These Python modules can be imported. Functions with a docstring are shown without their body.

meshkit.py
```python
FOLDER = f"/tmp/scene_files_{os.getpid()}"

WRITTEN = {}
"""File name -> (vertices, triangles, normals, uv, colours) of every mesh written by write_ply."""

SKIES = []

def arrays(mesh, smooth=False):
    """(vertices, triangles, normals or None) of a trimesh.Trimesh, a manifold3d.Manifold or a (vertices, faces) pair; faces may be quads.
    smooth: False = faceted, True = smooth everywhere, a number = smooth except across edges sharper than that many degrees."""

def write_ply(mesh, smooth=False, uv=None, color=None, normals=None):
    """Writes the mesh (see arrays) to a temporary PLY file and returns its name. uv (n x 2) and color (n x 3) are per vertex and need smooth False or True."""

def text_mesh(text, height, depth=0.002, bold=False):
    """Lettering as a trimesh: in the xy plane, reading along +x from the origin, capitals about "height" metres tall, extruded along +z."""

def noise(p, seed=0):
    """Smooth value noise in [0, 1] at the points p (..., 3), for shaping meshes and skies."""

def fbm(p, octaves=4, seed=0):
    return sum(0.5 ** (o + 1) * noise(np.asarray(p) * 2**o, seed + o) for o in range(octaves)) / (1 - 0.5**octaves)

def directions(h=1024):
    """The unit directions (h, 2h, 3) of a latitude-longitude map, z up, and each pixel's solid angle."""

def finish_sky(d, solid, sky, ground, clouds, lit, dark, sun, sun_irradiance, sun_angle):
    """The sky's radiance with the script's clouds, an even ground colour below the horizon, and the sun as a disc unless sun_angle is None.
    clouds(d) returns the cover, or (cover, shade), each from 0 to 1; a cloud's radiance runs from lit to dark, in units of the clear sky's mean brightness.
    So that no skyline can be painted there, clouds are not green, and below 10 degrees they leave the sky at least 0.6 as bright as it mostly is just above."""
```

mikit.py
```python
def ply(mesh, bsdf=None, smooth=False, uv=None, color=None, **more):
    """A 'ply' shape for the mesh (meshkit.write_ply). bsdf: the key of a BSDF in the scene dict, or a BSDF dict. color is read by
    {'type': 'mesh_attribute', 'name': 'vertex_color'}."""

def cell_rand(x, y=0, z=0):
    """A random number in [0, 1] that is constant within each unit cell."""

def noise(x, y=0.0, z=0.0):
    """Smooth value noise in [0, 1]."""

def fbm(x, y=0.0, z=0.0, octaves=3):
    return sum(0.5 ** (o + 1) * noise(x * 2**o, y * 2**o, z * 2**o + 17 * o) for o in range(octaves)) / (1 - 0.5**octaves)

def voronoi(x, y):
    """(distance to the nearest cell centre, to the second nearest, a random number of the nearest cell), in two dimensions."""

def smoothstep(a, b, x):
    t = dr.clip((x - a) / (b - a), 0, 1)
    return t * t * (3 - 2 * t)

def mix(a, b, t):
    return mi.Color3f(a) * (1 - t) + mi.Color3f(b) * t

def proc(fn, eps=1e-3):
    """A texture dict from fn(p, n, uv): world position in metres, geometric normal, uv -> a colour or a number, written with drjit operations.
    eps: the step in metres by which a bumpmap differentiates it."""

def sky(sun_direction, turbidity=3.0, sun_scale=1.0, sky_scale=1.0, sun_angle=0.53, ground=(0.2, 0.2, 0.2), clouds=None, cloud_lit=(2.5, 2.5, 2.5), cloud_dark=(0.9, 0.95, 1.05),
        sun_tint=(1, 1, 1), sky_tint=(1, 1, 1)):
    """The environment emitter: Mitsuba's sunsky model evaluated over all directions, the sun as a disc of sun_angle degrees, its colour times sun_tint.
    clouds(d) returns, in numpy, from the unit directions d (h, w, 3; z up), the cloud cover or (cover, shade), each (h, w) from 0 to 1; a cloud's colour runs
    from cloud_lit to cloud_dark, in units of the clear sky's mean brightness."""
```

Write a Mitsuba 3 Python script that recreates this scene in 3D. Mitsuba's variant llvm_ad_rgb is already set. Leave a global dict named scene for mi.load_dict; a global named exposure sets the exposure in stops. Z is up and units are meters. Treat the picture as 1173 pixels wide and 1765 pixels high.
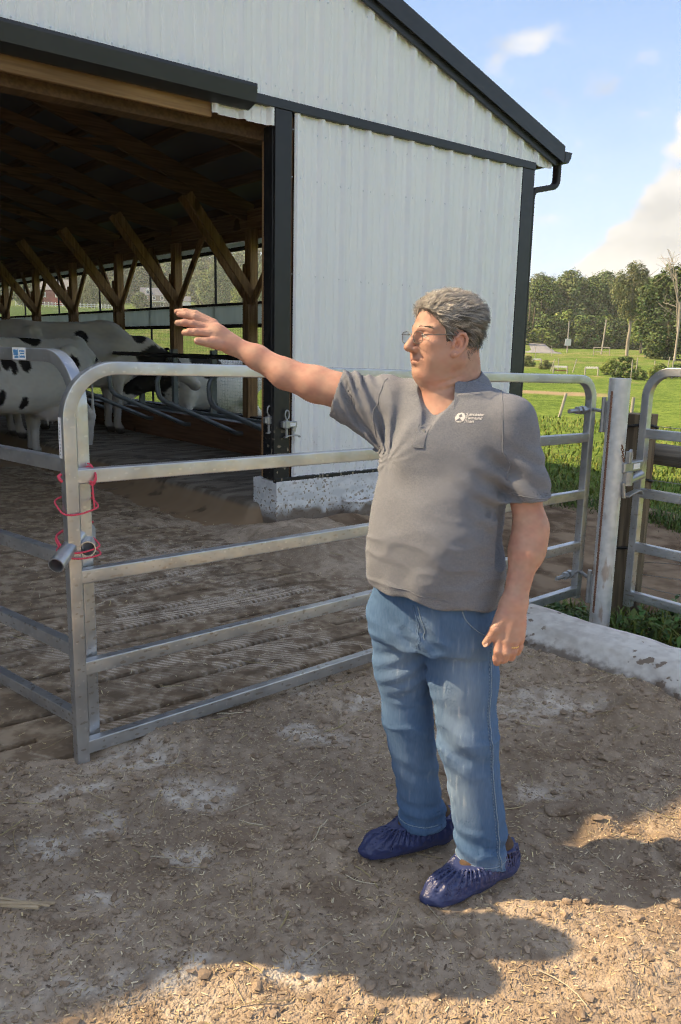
# Farmer pointing across a barnyard gate: Mitsuba 3 scene.  Units metres, z up.
import math, random
import numpy as np, trimesh, mitsuba as mi, drjit as dr
import mikit, meshkit
from mikit import noise, fbm, voronoi, cell_rand, smoothstep, mix
from scipy.interpolate import PchipInterpolator
T = mi.ScalarTransform4f
rng = np.random.default_rng(7)
scene, labels = {}, {}

# ---------------------------------------------------------------- camera, sky, exposure
PITCH, ROLL, EYE = 0.19556, 0.02165, np.array([0.0, 0.0, 1.58])
FWD = np.array([0, math.cos(PITCH), -math.sin(PITCH)])
UP0 = np.array([0, math.sin(PITCH), math.cos(PITCH)])
UPV = UP0 * math.cos(ROLL) - np.array([1, 0, 0]) * math.sin(ROLL)
scene['camera'] = {'type': 'perspective', 'fov': 45.46, 'fov_axis': 'x', 'near_clip': 0.05, 'far_clip': 3000.0,
                   'to_world': T().look_at(origin=EYE.tolist(), target=(EYE + FWD).tolist(), up=UPV.tolist())}
SUN_EL = math.radians(43)
SD = np.array([-1, 0.05]) / math.hypot(1, 0.05)
SUN = np.array([SD[0] * math.cos(SUN_EL), SD[1] * math.cos(SUN_EL), math.sin(SUN_EL)])


def smooth_(a, b, x): t = np.clip((x - a) / (b - a), 0, 1); return t * t * (3 - 2 * t)
def clouds(d):
    """Fair-weather cumulus: one tall bank low on the right, small wisps elsewhere, thin veil towards the horizon."""
    az = np.degrees(np.arctan2(d[..., 0], d[..., 1])); el = np.degrees(np.arcsin(np.clip(d[..., 2], -1, 1)))
    n1 = meshkit.fbm(d * np.array([9, 9, 15.0]), 6, 3)
    n2 = meshkit.fbm(d * np.array([26, 26, 40.0]) + 5, 5, 9)
    e2 = az - 15.0 - .52 * (el - 5)
    bank = smooth_(-1.6, 2.6, e2) * smooth_(17.5, 13.0, el) * smooth_(50, 38, az) * smooth_(0, 3, el)
    c1 = np.clip((bank * .95 + (n1 - .5) * 1.5 + (n2 - .5) * .95 - .46) * 4.2, 0, 1) * smooth_(.0, .25, bank)
    wis = np.exp(-(((az - 11.5) / 5.0) ** 2)) * np.exp(-(((el - 18.6) / 1.5) ** 2))
    wis = np.maximum(wis, .75 * np.exp(-(((az - 14.5) / 2.0) ** 2)) * np.exp(-(((el - 12.0) / 1.6) ** 2)))
    far = np.exp(-(((el - 12) / 14) ** 2)) * .40
    c2 = np.clip((np.maximum(wis * .72, far) + (n2 - .5) * 1.3 + (n1 - .5) * .5 - .47) * 2.4, 0, 1) * .8
    veil = np.clip(.42 - el / 60, 0, 1) * (0.45 + .5 * meshkit.fbm(d * np.array([3, 3, 9.0]), 4, 5))
    c3 = np.clip((meshkit.fbm(d / np.maximum(d[..., 2:3], .12) * [1.1, 1.1, 0] + 4, 5, 21) - .50) * 6.0, 0, 1) * smooth_(19, 30, el)      # the same fair-weather clouds overhead
    cover = np.maximum(np.maximum(np.maximum(c1, c2), c3 * .95), np.clip(veil, 0, .6))
    shade = np.clip(.95 * (1 - np.clip(c1 * 1.2 - .1, 0, 1)) * .0 + np.clip((meshkit.fbm(d * np.array([14, 14, 22.0]) + 3, 6, 2) - .46) * 2.6, 0, .8), 0, 1)
    return cover, shade


scene['sky'] = mikit.sky(SUN.tolist(), turbidity=3.2, sun_scale=.92, sky_scale=1.12, sky_tint=(1.01, .985, 1.01), sun_tint=(1.0, .91, .74), clouds=clouds, cloud_lit=(1.62, 1.57, 1.52), cloud_dark=(.95, .96, .99), ground=(.12, .12, .08))
exposure = 2.75

# ---------------------------------------------------------------- helpers
TH = 0.89388
BX = np.array([math.sin(TH), math.cos(TH), 0]); BY = np.array([-math.cos(TH), math.sin(TH), 0])
BO = np.array([-0.44138, 7.35285, 0.0])          # the first rib of the barn's front wall, at the ground


def B(u, v, z=0.0):
    """barn coordinates (along the front wall, into the barn, up) -> world"""
    return BO + BX * u + BY * v + np.array([0, 0, z])


BM = np.eye(4); BM[:3, 0], BM[:3, 1], BM[:3, 3] = BX, BY, BO


def barn(m):
    m = m.copy(); m.apply_transform(BM); return m


def key_of(name):
    if name not in scene and name not in labels: return name
    k = 1
    while f'{name}_{k:03d}' in scene or f'{name}_{k:03d}' in labels: k += 1
    return f'{name}_{k:03d}'


def tag(key, label=None, category=None, group=None, kind=None):
    labels[key] = {a: b for a, b in (('label', label), ('category', category), ('group', group), ('kind', kind)) if b}
    return key


def thing(name, label, category, group=None):
    return tag(key_of(name), label, category, group)


def add(name, mesh, bsdf, parent=None, smooth=False, label=None, category=None, group=None, kind=None, **kw):
    key = key_of(f'{parent}__{name}' if parent else name)
    scene[key] = mikit.ply(mesh, bsdf, smooth, **kw)
    if label or kind: tag(key, label, category, group, kind)
    return key


def cat(ms): return trimesh.util.concatenate(list(ms))


def cbox(sx, sy, sz, c=0.0):
    """box centred at the origin, its edges chamfered by c"""
    if c <= 0: return trimesh.creation.box((sx, sy, sz))
    h = np.array([sx, sy, sz]) / 2; pts = []
    for s in np.ndindex(2, 2, 2):
        g = np.array(s) * 2 - 1
        for k in range(3):
            q = h - c; q[k] = h[k]; pts.append(q * g)
    return trimesh.convex.convex_hull(np.array(pts))


def rect(u0, u1, v0, v1, z0, z1, c=0.004):
    """an axis-aligned box from its extremes"""
    m = cbox(u1 - u0, v1 - v0, z1 - z0, c); m.apply_translation([(u0 + u1) / 2, (v0 + v1) / 2, (z0 + z1) / 2]); return m


def frame(d, up=(0, 0, 1)):
    d = np.asarray(d, float) / np.linalg.norm(d); up = np.asarray(up, float)
    if abs(d @ up) > .98: up = np.array([0, 1.0, 0])
    s = np.cross(d, up); s /= np.linalg.norm(s)
    return d, s, np.cross(s, d)


def beam(a, b, w, h, c=0.004, up=(0, 0, 1)):
    """a bar from a to b, w wide and h high"""
    a, b = np.asarray(a, float), np.asarray(b, float)
    d, s, t = frame(b - a, up); m = cbox(np.linalg.norm(b - a), w, h, c)
    M = np.eye(4); M[:3, 0], M[:3, 1], M[:3, 2], M[:3, 3] = d, s, t, (a + b) / 2
    m.apply_transform(M); return m


def sweep(path, prof, cap=True, closed=False, normal=None):
    """sweeps a closed 2-D profile (n,2) along a path; normal: fixed binormal of a plane path, else parallel transport"""
    path, prof = np.asarray(path, float), np.asarray(prof, float); n, k = len(path), len(prof)
    tan = np.gradient(path, axis=0)
    if closed: tan = np.roll(path, -1, 0) - np.roll(path, 1, 0)
    tan /= np.linalg.norm(tan, axis=1, keepdims=True) + 1e-12
    rings = []; s = None
    for i in range(n):
        if normal is not None: s = np.asarray(normal, float)
        elif s is None: s = frame(tan[0])[1]
        s = s - tan[i] * (s @ tan[i]); s = s / np.linalg.norm(s); t = np.cross(s, tan[i])
        sc = 1.0
        if 0 < i < n - 1:      # keep mitred widths
            c = max(.5, tan[i] @ ((path[i + 1] - path[i]) / (np.linalg.norm(path[i + 1] - path[i]) + 1e-12)))
            sc = 1 / c if normal is not None else 1.0
        rings.append(path[i] + prof[:, :1] * s + prof[:, 1:] * t * sc)
    v = np.vstack(rings); f = []
    for i in range(n if closed else n - 1):
        a, b = i * k, ((i + 1) % n) * k
        for j in range(k):
            j2 = (j + 1) % k; f += [[a + j, a + j2, b + j2], [a + j, b + j2, b + j]]
    if cap and not closed:
        for r, flip in ((0, True), ((n - 1) * k, False)):
            for j in range(1, k - 1): f.append([r, r + j + 1, r + j] if flip else [r, r + j, r + j + 1])
    m = trimesh.Trimesh(v, f, process=False); return m


def circ(r, n=12): a = np.arange(n) / n * 2 * np.pi; return np.stack([r * np.cos(a), r * np.sin(a)], 1)


def rsq(w, h, c):
    """rounded rectangle profile"""
    p = []
    for cx, cy, a0 in ((1, 1, 0), (-1, 1, 90), (-1, -1, 180), (1, -1, 270)):
        for a in (0, 45, 90):
            q = math.radians(a0 + a); p.append([cx * (w / 2 - c) + c * math.cos(q), cy * (h / 2 - c) + c * math.sin(q)])
    return np.array(p)


def tube(path, r, n=10, **kw):
    return sweep(path, circ(r, n), **kw)


def bend(pts, rad, n=7):
    """rounds the corners of a polyline"""
    pts = [np.asarray(p, float) for p in pts]; out = [pts[0]]
    for a, b, c in zip(pts, pts[1:], pts[2:]):
        d1, d2 = a - b, c - b; l1, l2 = np.linalg.norm(d1), np.linalg.norm(d2); d1, d2 = d1 / l1, d2 / l2
        ang = math.acos(np.clip(d1 @ d2, -1, 1)); t = min(rad / math.tan(ang / 2), l1 * .49, l2 * .49)
        r = t * math.tan(ang / 2); bis = (d1 + d2) / np.linalg.norm(d1 + d2); cen = b + bis * r / math.sin(ang / 2)
        p0, p1 = b + d1 * t - cen, b + d2 * t - cen; w = math.acos(np.clip(p0 @ p1 / (r * r), -1, 1))
        for q in np.linspace(0, 1, n): out.append(cen + (math.sin((1 - q) * w) * p0 + math.sin(q * w) * p1) / math.sin(w))
    out.append(pts[-1]); return np.array(out)


def grid_mesh(P):
    """P (n, m, 3) -> mesh"""
    n, m = P.shape[:2]; i = np.arange(n * m).reshape(n, m)
    a, b, c, d = i[:-1, :-1].ravel(), i[1:, :-1].ravel(), i[1:, 1:].ravel(), i[:-1, 1:].ravel()
    return trimesh.Trimesh(P.reshape(-1, 3), np.vstack([np.stack([a, b, c], 1), np.stack([a, c, d], 1)]), process=False)


def cards(P, D, S, L, W):
    """thin quads: centres P, long axes D, side axes S, lengths L, widths W"""
    a, b = D * L[:, None] / 2, S * W[:, None] / 2; n = len(P)
    v = np.stack([P - a - b, P - a + b, P + a + b, P + a - b], 1).reshape(-1, 3); k = np.arange(n)[:, None] * 4
    return trimesh.Trimesh(v, np.vstack([k + [0, 1, 2], k + [0, 2, 3]]), process=False)


def unit(v): v = np.asarray(v, float); return v / np.linalg.norm(v, axis=-1, keepdims=True)


# signed distances, on points P (N,3)
def sd_cap(P, a, b, ra, rb=None):
    a, b = np.asarray(a, float), np.asarray(b, float); rb = ra if rb is None else rb; ab = b - a
    t = np.clip((P - a) @ ab / (ab @ ab + 1e-12), 0, 1); return np.linalg.norm(P - a - t[:, None] * ab, axis=1) - (ra + (rb - ra) * t)


def sd_ell(P, c, r, R=None):
    q = P - np.asarray(c, float)
    if R is not None: q = q @ np.asarray(R).T
    r = np.asarray(r, float); k0 = np.linalg.norm(q / r, axis=1); k1 = np.linalg.norm(q / (r * r), axis=1)
    return k0 * (k0 - 1) / np.maximum(k1, 1e-9)


def smin(a, b, k):
    h = np.clip(.5 + .5 * (b - a) / k, 0, 1); return b + (a - b) * h - k * h * (1 - h)


def smax(a, b, k): return -smin(-a, -b, k)


def snet(f, lo, hi, h):
    """surface of f = 0 as a mesh (naive surface nets); f is first tried on a coarse lattice and refined near the surface"""
    lo, hi = np.asarray(lo, float), np.asarray(hi, float); N = np.ceil((hi - lo) / h / 4).astype(int) * 4 + 1
    C = (N - 1) // 4 + 1
    ax = [lo[k] + np.arange(C[k]) * 4 * h for k in range(3)]
    g = np.stack(np.meshgrid(*ax, indexing='ij'), -1).reshape(-1, 3)
    dc = f(g).reshape(C)
    near = np.abs(dc) < 4 * h * 1.9
    from scipy.ndimage import binary_dilation
    near = binary_dilation(near)
    up = lambda a: np.repeat(np.repeat(np.repeat(a, 4, 0), 4, 1), 4, 2)[2:2 + N[0], 2:2 + N[1], 2:2 + N[2]]
    pad = lambda a: np.pad(a, 1, mode='edge')
    full = up(pad(dc))[2:2 + N[0], 2:2 + N[1], 2:2 + N[2]].copy(); msk = up(pad(near))[2:2 + N[0], 2:2 + N[1], 2:2 + N[2]]
    idx = np.argwhere(msk)
    if len(idx): full[msk] = np.concatenate([f(lo + c * h) for c in np.array_split(idx, max(1, len(idx) // 400000))])
    s = full < 0; nx, ny, nz = (np.array(full.shape) - 1)
    num = np.zeros((nx, ny, nz, 3)); cnt = np.zeros((nx, ny, nz))
    cor = [np.array(c) for c in np.ndindex(2, 2, 2)]
    sl = lambda c: tuple(slice(c[k], c[k] + (nx, ny, nz)[k]) for k in range(3))
    for a in cor:
        for k in range(3):
            if a[k] == 0:
                b = a.copy(); b[k] = 1; fa, fb = full[sl(a)], full[sl(b)]; cr = s[sl(a)] != s[sl(b)]
                t = np.where(cr, fa / np.where(cr, fa - fb, 1), 0)
                for j in range(3): num[..., j] += np.where(cr, a[j] + (t if j == k else 0), 0)
                cnt += cr
    act = cnt > 0; vid = -np.ones(act.shape, int); vid[act] = np.arange(act.sum())
    V = lo + h * (np.argwhere(act) + num[act] / cnt[act][:, None]); F = []
    for k in range(3):
        i, j = [(1, 2), (2, 0), (0, 1)][k]
        A = [slice(None, None)] * 3
        s0 = [slice(1, n) for n in (nx, ny, nz)]; s0[k] = slice(0, (nx, ny, nz)[k]); s1 = list(s0); s1[k] = slice(1, (nx, ny, nz)[k] + 1)
        a, b = s[tuple(s0)], s[tuple(s1)]
        for cond, rev in ((a & ~b, False), (~a & b, True)):
            p = np.argwhere(cond)
            for q in (i, j): p[:, q] += 1
            if not len(p): continue
            ei, ej = np.eye(3, dtype=int)[i], np.eye(3, dtype=int)[j]
            q = [vid[tuple((p - o).T)] for o in (ei + ej, ej, 0 * ei, ei)]
            q = np.stack(q[::-1] if rev else q, 1); F.append(q)
    F = np.vstack(F); F = F[(F >= 0).all(1)]
    return trimesh.Trimesh(V, np.vstack([F[:, [0, 1, 2]], F[:, [0, 2, 3]]]), process=False)


def vnoise(P, s, seed=0, octv=3): return meshkit.fbm(np.asarray(P) / s, octv, seed) - .5


# ---------------------------------------------------------------- materials
def C3(r, g, b): return mi.Color3f(r, g, b)


def mat(key, base, rough=.6, spec=.4, metal=0.0, bump=None, scale=.002, eps=1e-3, two=True, **kw):
    """one principled material; base: a colour or a function of (p, n, uv)"""
    tex = lambda x: mikit.proc(x) if callable(x) else ({'type': 'rgb', 'value': list(x)} if isinstance(x, (tuple, list)) else x)
    d = {'type': 'principled', 'base_color': tex(base), 'roughness': tex(rough), 'specular': spec, 'metallic': tex(metal), **kw}
    if bump: d = {'type': 'bumpmap', 'arbitrary': mikit.proc(bump, eps), 'scale': scale, 'bsdf': d}
    if two: d = {'type': 'twosided', 'bsdf': d}
    scene[key] = d; return key


def bu(p): return (p.x - BO[0]) * BX[0] + (p.y - BO[1]) * BX[1]
def bv(p): return (p.x - BO[0]) * BY[0] + (p.y - BO[1]) * BY[1]
def clamp(x, a=0.0, b=1.0): return dr.clip(x, a, b)

# the summer air: a thin haze over the whole place
scene['air'] = {'type': 'homogeneous', 'albedo': .95, 'sigma_t': .0004}
scene['haze'] = {'type': 'cube', 'to_world': T().translate([0, 0, 64]).scale([1400, 1400, 66]), 'bsdf': {'type': 'null'}, 'interior': {'type': 'ref', 'id': 'air'}}
labels['haze'] = {'label': 'thin summer haze in the air over the fields', 'kind': 'stuff'}
scene['camera']['medium'] = {'type': 'ref', 'id': 'air'}
# ---------------------------------------------------------------- materials
LIME = [(-.84, 3.0, .20, .13), (-.52, 2.72, .17, .15), (-.92, 2.38, .20, .13), (-.70, 2.48, .10, .10), (-.10, 3.16, .22, .10), (-.02, 1.84, .10, .10), (.98, 3.46, .30, .16), (.83, 2.73, .14, .10), (-.68, 2.12, .10, .08), (-.42, 2.34, .12, .08), (.15, 3.50, .25, .12), (-.36, 1.86, .10, .08), (.5, 3.1, .2, .1), (-.95, 2.75, .15, .1)]
def dirt_col(p, n, uv):
    a = fbm(p.x * 2.1, p.y * 2.1, 0.3, 4); b = fbm(p.x * 23, p.y * 23, p.z * 9, 4); c = noise(p.x * 160, p.y * 160, p.z * 60)
    d = noise(p.x * 420 + 7, p.y * 300, p.z * 90)
    col = mix((.265, .205, .150), (.445, .362, .275), smoothstep(.3, .7, .55 * a + .45 * b))
    col = mix(col, (.21, .152, .105), smoothstep(.54, .72, fbm(p.x * 7 + 31, p.y * 7, .5, 4)) * .75)
    col = mix(col, (.60, .49, .34), smoothstep(.72, .95, c) * .6)
    col = mix(col, (.07, .055, .04), smoothstep(.72, .95, d) * .55)
    u, v = bu(p), bv(p)
    wx, wy = .55 * (fbm(p.x * 4, p.y * 4, 3.3, 4) - .5), .45 * (fbm(p.x * 4, p.y * 4, 7.7, 4) - .5)
    lm = smoothstep(.60, .74, fbm(p.x * 1.6 + 9.2, p.y * 1.6 + 3.1, 2.5, 3) * .6 + fbm(p.x * 9, p.y * 9, 1.5, 4) * .4) * .8
    for cx, cy, rx, ry in LIME: lm = dr.maximum(lm, smoothstep(1.15, .25, dr.sqrt(dr.square((p.x + wx - cx) / rx) + dr.square((p.y + wy - cy) / ry))))
    lm = lm * (.25 + .75 * smoothstep(.36, .60, fbm(p.x * 26, p.y * 26, .7, 4))) * smoothstep(-.8, -1.2, u) * smoothstep(1.0, -1.5, v)
    lm = lm * smoothstep(.22, .5, noise(p.x * 120, p.y * 120, 2.0) * .6 + .3)
    col = mix(col, (.74, .70, .62), clamp(lm * .66))
    return col


def dirt_bump(p, n, uv):
    return .7 * fbm(p.x * 24, p.y * 24, p.z * 24, 5) + .3 * noise(p.x * 150, p.y * 150, p.z * 150) + .22 * noise(p.x * 330, p.y * 330, p.z * 330)


mat('m_dirt', dirt_col, .92, .15, bump=dirt_bump, scale=.019, eps=8e-4)


def lane_col(p, n, uv):
    a = fbm(p.x * 5, p.y * 5, .3, 4); c = noise(p.x * 60, p.y * 60, p.z * 40)
    col = mix((.14, .095, .062), (.33, .245, .17), smoothstep(.3, .7, a))
    return mix(col, (.36, .29, .2), smoothstep(.7, .95, c) * .5)


mat('m_lane', lane_col, .95, .1, bump=dirt_bump, scale=.03)


def slat_col(p, n, uv):
    u, v = bu(p), bv(p)
    a = fbm(u * 2.2, v * 3.0, .3, 4); b = fbm(u * 19, v * 19, .3, 4)
    col = mix((.20, .148, .100), (.355, .280, .200), smoothstep(.35, .65, b))
    gr = .5 + .5 * dr.sin((u * .8 + v * .6) * 2 * math.pi / .030)
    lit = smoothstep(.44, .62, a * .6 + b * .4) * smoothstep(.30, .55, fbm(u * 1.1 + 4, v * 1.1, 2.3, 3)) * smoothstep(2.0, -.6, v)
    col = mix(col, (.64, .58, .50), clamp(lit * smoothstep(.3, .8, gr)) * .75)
    return mix(col, (.12, .088, .06), smoothstep(.55, .7, fbm(u * 6 + 3, v * 8, .9, 4)) * .5)


mat('m_slat', slat_col, .85, .25, bump=lambda p, n, uv: dirt_bump(p, n, uv) + .35 * dr.sin((bu(p) * .8 + bv(p) * .6) * 2 * math.pi / .030), scale=.012)


def conc_col(p, n, uv):
    a = fbm(p.x * 4, p.y * 4, p.z * 4, 4); b = fbm(p.x * 26, p.y * 26, p.z * 26, 4)
    col = mix((.46, .44, .405), (.66, .65, .61), smoothstep(.3, .7, .5 * a + .5 * b))
    sp = smoothstep(.64, .70, fbm(p.x * 21 + 5, p.y * 21, p.z * 21, 3)) * smoothstep(.4, .62, fbm(p.x * 3 + 1, p.y * 3, p.z * 3, 2))
    col = mix(col, (.16, .12, .085), sp * .85)
    return mix(col, (.12, .09, .065), smoothstep(.045, .0, p.z + .06 * (b - .5)) * .8)


mat('m_curb', conc_col, .9, .2, bump=lambda p, n, uv: fbm(p.x * 40, p.y * 40, p.z * 40, 4), scale=.012)


def found_col(p, n, uv):
    u = bu(p); b = fbm(p.x * 15, p.y * 15, p.z * 15, 4)
    col = mix((.60, .62, .63), (.76, .77, .77), smoothstep(.3, .7, b))
    d1 = noise(u * 62, bv(p) * 62, p.z * 46); d2 = noise(u * 30 + 9, bv(p) * 30, p.z * 24)
    msk = smoothstep(.30, .62, fbm(u * 4, bv(p) * 4, p.z * 4 + 2, 3) + .25 * smoothstep(.45, .05, p.z))
    col = mix(col, (.30, .235, .16), smoothstep(.69, .76, d1) * msk * .85)
    col = mix(col, (.22, .165, .115), smoothstep(.76, .81, d2) * msk * .85)
    return mix(col, (.17, .13, .095), smoothstep(.22, .08, p.z + .18 * (fbm(u * 9, 3., p.z * 9, 3) - .5)) * .93)


mat('m_found', found_col, .85, .2, bump=lambda p, n, uv: fbm(p.x * 30, p.y * 30, p.z * 30, 4), scale=.012)


def plat_col(p, n, uv):
    u, v = bu(p), bv(p); a = fbm(u * 3, v * 12, .3, 4)
    col = mix((.14, .115, .09), (.27, .24, .20), smoothstep(.3, .7, a))
    col = mix(col, (.30, .21, .13), smoothstep(.172, .12, p.z) * .9)
    return mix(col, (.05, .04, .03), smoothstep(.6, .75, fbm(u * 5, v * 5, p.z * 5 + 4, 3)) * .6)


mat('m_platform', plat_col, .85, .2, bump=lambda p, n, uv: fbm(bu(p) * 12, bv(p) * 40, p.z * 30, 3), scale=.01)


def siding_col(p, n, uv):
    u = bu(p); f = fbm(u * 2, 0., p.z * .6, 3)
    col = mix((.77, .785, .795), (.82, .83, .835), f)
    sp = smoothstep(.79, .83, noise(u * 70, 3.3, p.z * 55)) * smoothstep(1.0, .45, p.z) * smoothstep(.3, .6, fbm(u * 5, 1., p.z * 5, 3))
    col = mix(col, (.33, .27, .2), sp * .7)
    streak = smoothstep(.62, .85, fbm(u * 26, 5., p.z * .7, 3)) * .04
    return col * (1 - streak)


mat('m_siding', siding_col, .24, .6)
mat('m_trim', lambda p, n, uv: mix((.013, .016, .021), (.022, .026, .033), fbm(p.x * 6, p.y * 6, p.z * 6, 4)), .42, .5)
mat('m_trimdirty', lambda p, n, uv: mix(mix((.006, .007, .009), (.012, .013, .016), fbm(p.x * 6, p.y * 6, p.z * 6, 4)), (.3, .25, .18),
    smoothstep(.74, .78, noise(p.x * 45, p.y * 45, p.z * 30)) * smoothstep(1.1, .5, p.z)), .4, .5)


def wood(key, a, b, axis, s=1.0, rough=.75):
    def col(p, n, uv):
        q = {'z': (p.x, p.y, p.z), 'v': (bu(p), p.z, bv(p)), 'u': (bv(p), p.z, bu(p))}[axis]
        g = fbm(q[0] * 55 * s, q[1] * 55 * s, q[2] * 2.2 * s, 4); k = noise(q[0] * 9, q[1] * 9, q[2] * 3)
        c = mix(a, b, smoothstep(.25, .75, g)); t = noise(q[0] * 3.1, q[1] * 3.1, q[2] * 1.0)
        c = c * (.75 + .5 * t)
        return mix(c, (a[0] * .35, a[1] * .3, a[2] * .3), smoothstep(.86, .93, k) * .8)
    mat(key, col, rough, .3)


wood('m_post', (.24, .13, .06), (.40, .24, .115), 'z')
wood('m_beam', (.16, .085, .04), (.26, .15, .07), 'v')
wood('m_truss', (.085, .045, .022), (.15, .085, .04), 'u')
wood('m_purlin', (.07, .038, .02), (.125, .07, .034), 'v')
wood('m_brown', (.10, .045, .022), (.17, .08, .04), 'v')
wood('m_header', (.20, .115, .055), (.31, .19, .095), 'u')
wood('m_weather', (.085, .065, .045), (.20, .16, .105), 'z', 1.0, .9)
wood('m_weatherh', (.10, .09, .075), (.25, .23, .20), 'v', .8, .9)
mat('m_roofsheet', (.08, .08, .085), .5, .4)


def galv_col(p, n, uv):
    a = fbm(p.x * 9, p.y * 9, p.z * 9, 4); s = noise(p.x * 70, p.y * 70, p.z * 70)
    col = mix((.47, .495, .525), (.62, .64, .66), smoothstep(.3, .7, a))
    col = mix(col, (.78, .78, .77), smoothstep(.80, .92, s) * .5)
    dk = smoothstep(.76, .82, noise(p.x * 55 + 3, p.y * 55, p.z * 80)) * smoothstep(1.35, .3, p.z)
    col = mix(col, (.30, .25, .19), dk * .55)
    return mix(col, (.36, .34, .31), smoothstep(.52, .72, fbm(p.x * 14, p.y * 14, p.z * 5 + 8, 4)) * .2)


mat('m_galv', galv_col, lambda p, n, uv: .27 + .2 * fbm(p.x * 30, p.y * 30, p.z * 30, 3), .5, .85, bump=lambda p, n, uv: fbm(p.x * 40, p.y * 40, p.z * 40, 3), scale=.0012)


def pipe_col(p, n, uv):
    a = fbm(p.x * 12, p.y * 12, p.z * 3, 4); v = fbm(p.x * 30, p.y * 30, p.z * 30, 4)
    col = mix((.52, .55, .57), (.74, .76, .77), smoothstep(.3, .7, .6 * a + .4 * v))
    r = smoothstep(.60, .74, fbm(p.x * 25 + 2, p.y * 25, p.z * 6, 4)) * smoothstep(1.25, .2, p.z)
    return mix(col, (.36, .25, .17), r * .7)


mat('m_pipe', pipe_col, .48, .5, .55)
mat('m_steel', lambda p, n, uv: mix((.33, .34, .35), (.52, .53, .53), fbm(p.x * 40, p.y * 40, p.z * 40, 3)), .42, .5, .8)
mat('m_stalltube', lambda p, n, uv: mix((.12, .14, .155), (.27, .30, .32), fbm(p.x * 14, p.y * 14, p.z * 14, 4)), .5, .5, .55)
mat('m_rust', lambda p, n, uv: mix((.10, .05, .035), (.28, .16, .11), fbm(p.x * 30, p.y * 30, p.z * 12, 4)), .85, .2)
mat('m_black', (.012, .012, .013), .55, .4)
mat('m_dark', (.02, .02, .022), .6, .3)
mat('m_wire', (.055, .06, .06), .5, .5, .3)
mat('m_fencewire', (.42, .42, .41), .4, .5, .7)
mat('m_twine', (.72, .09, .14), .7, .3)
scene['m_curtain'] = {'type': 'principledthin', 'base_color': mikit.proc(lambda p, n, uv: mix((.66, .69, .68), (.84, .86, .85), fbm(bv(p) * 9, p.z * 2, 0., 3))), 'roughness': .6, 'diff_trans': 1.1}
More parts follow.
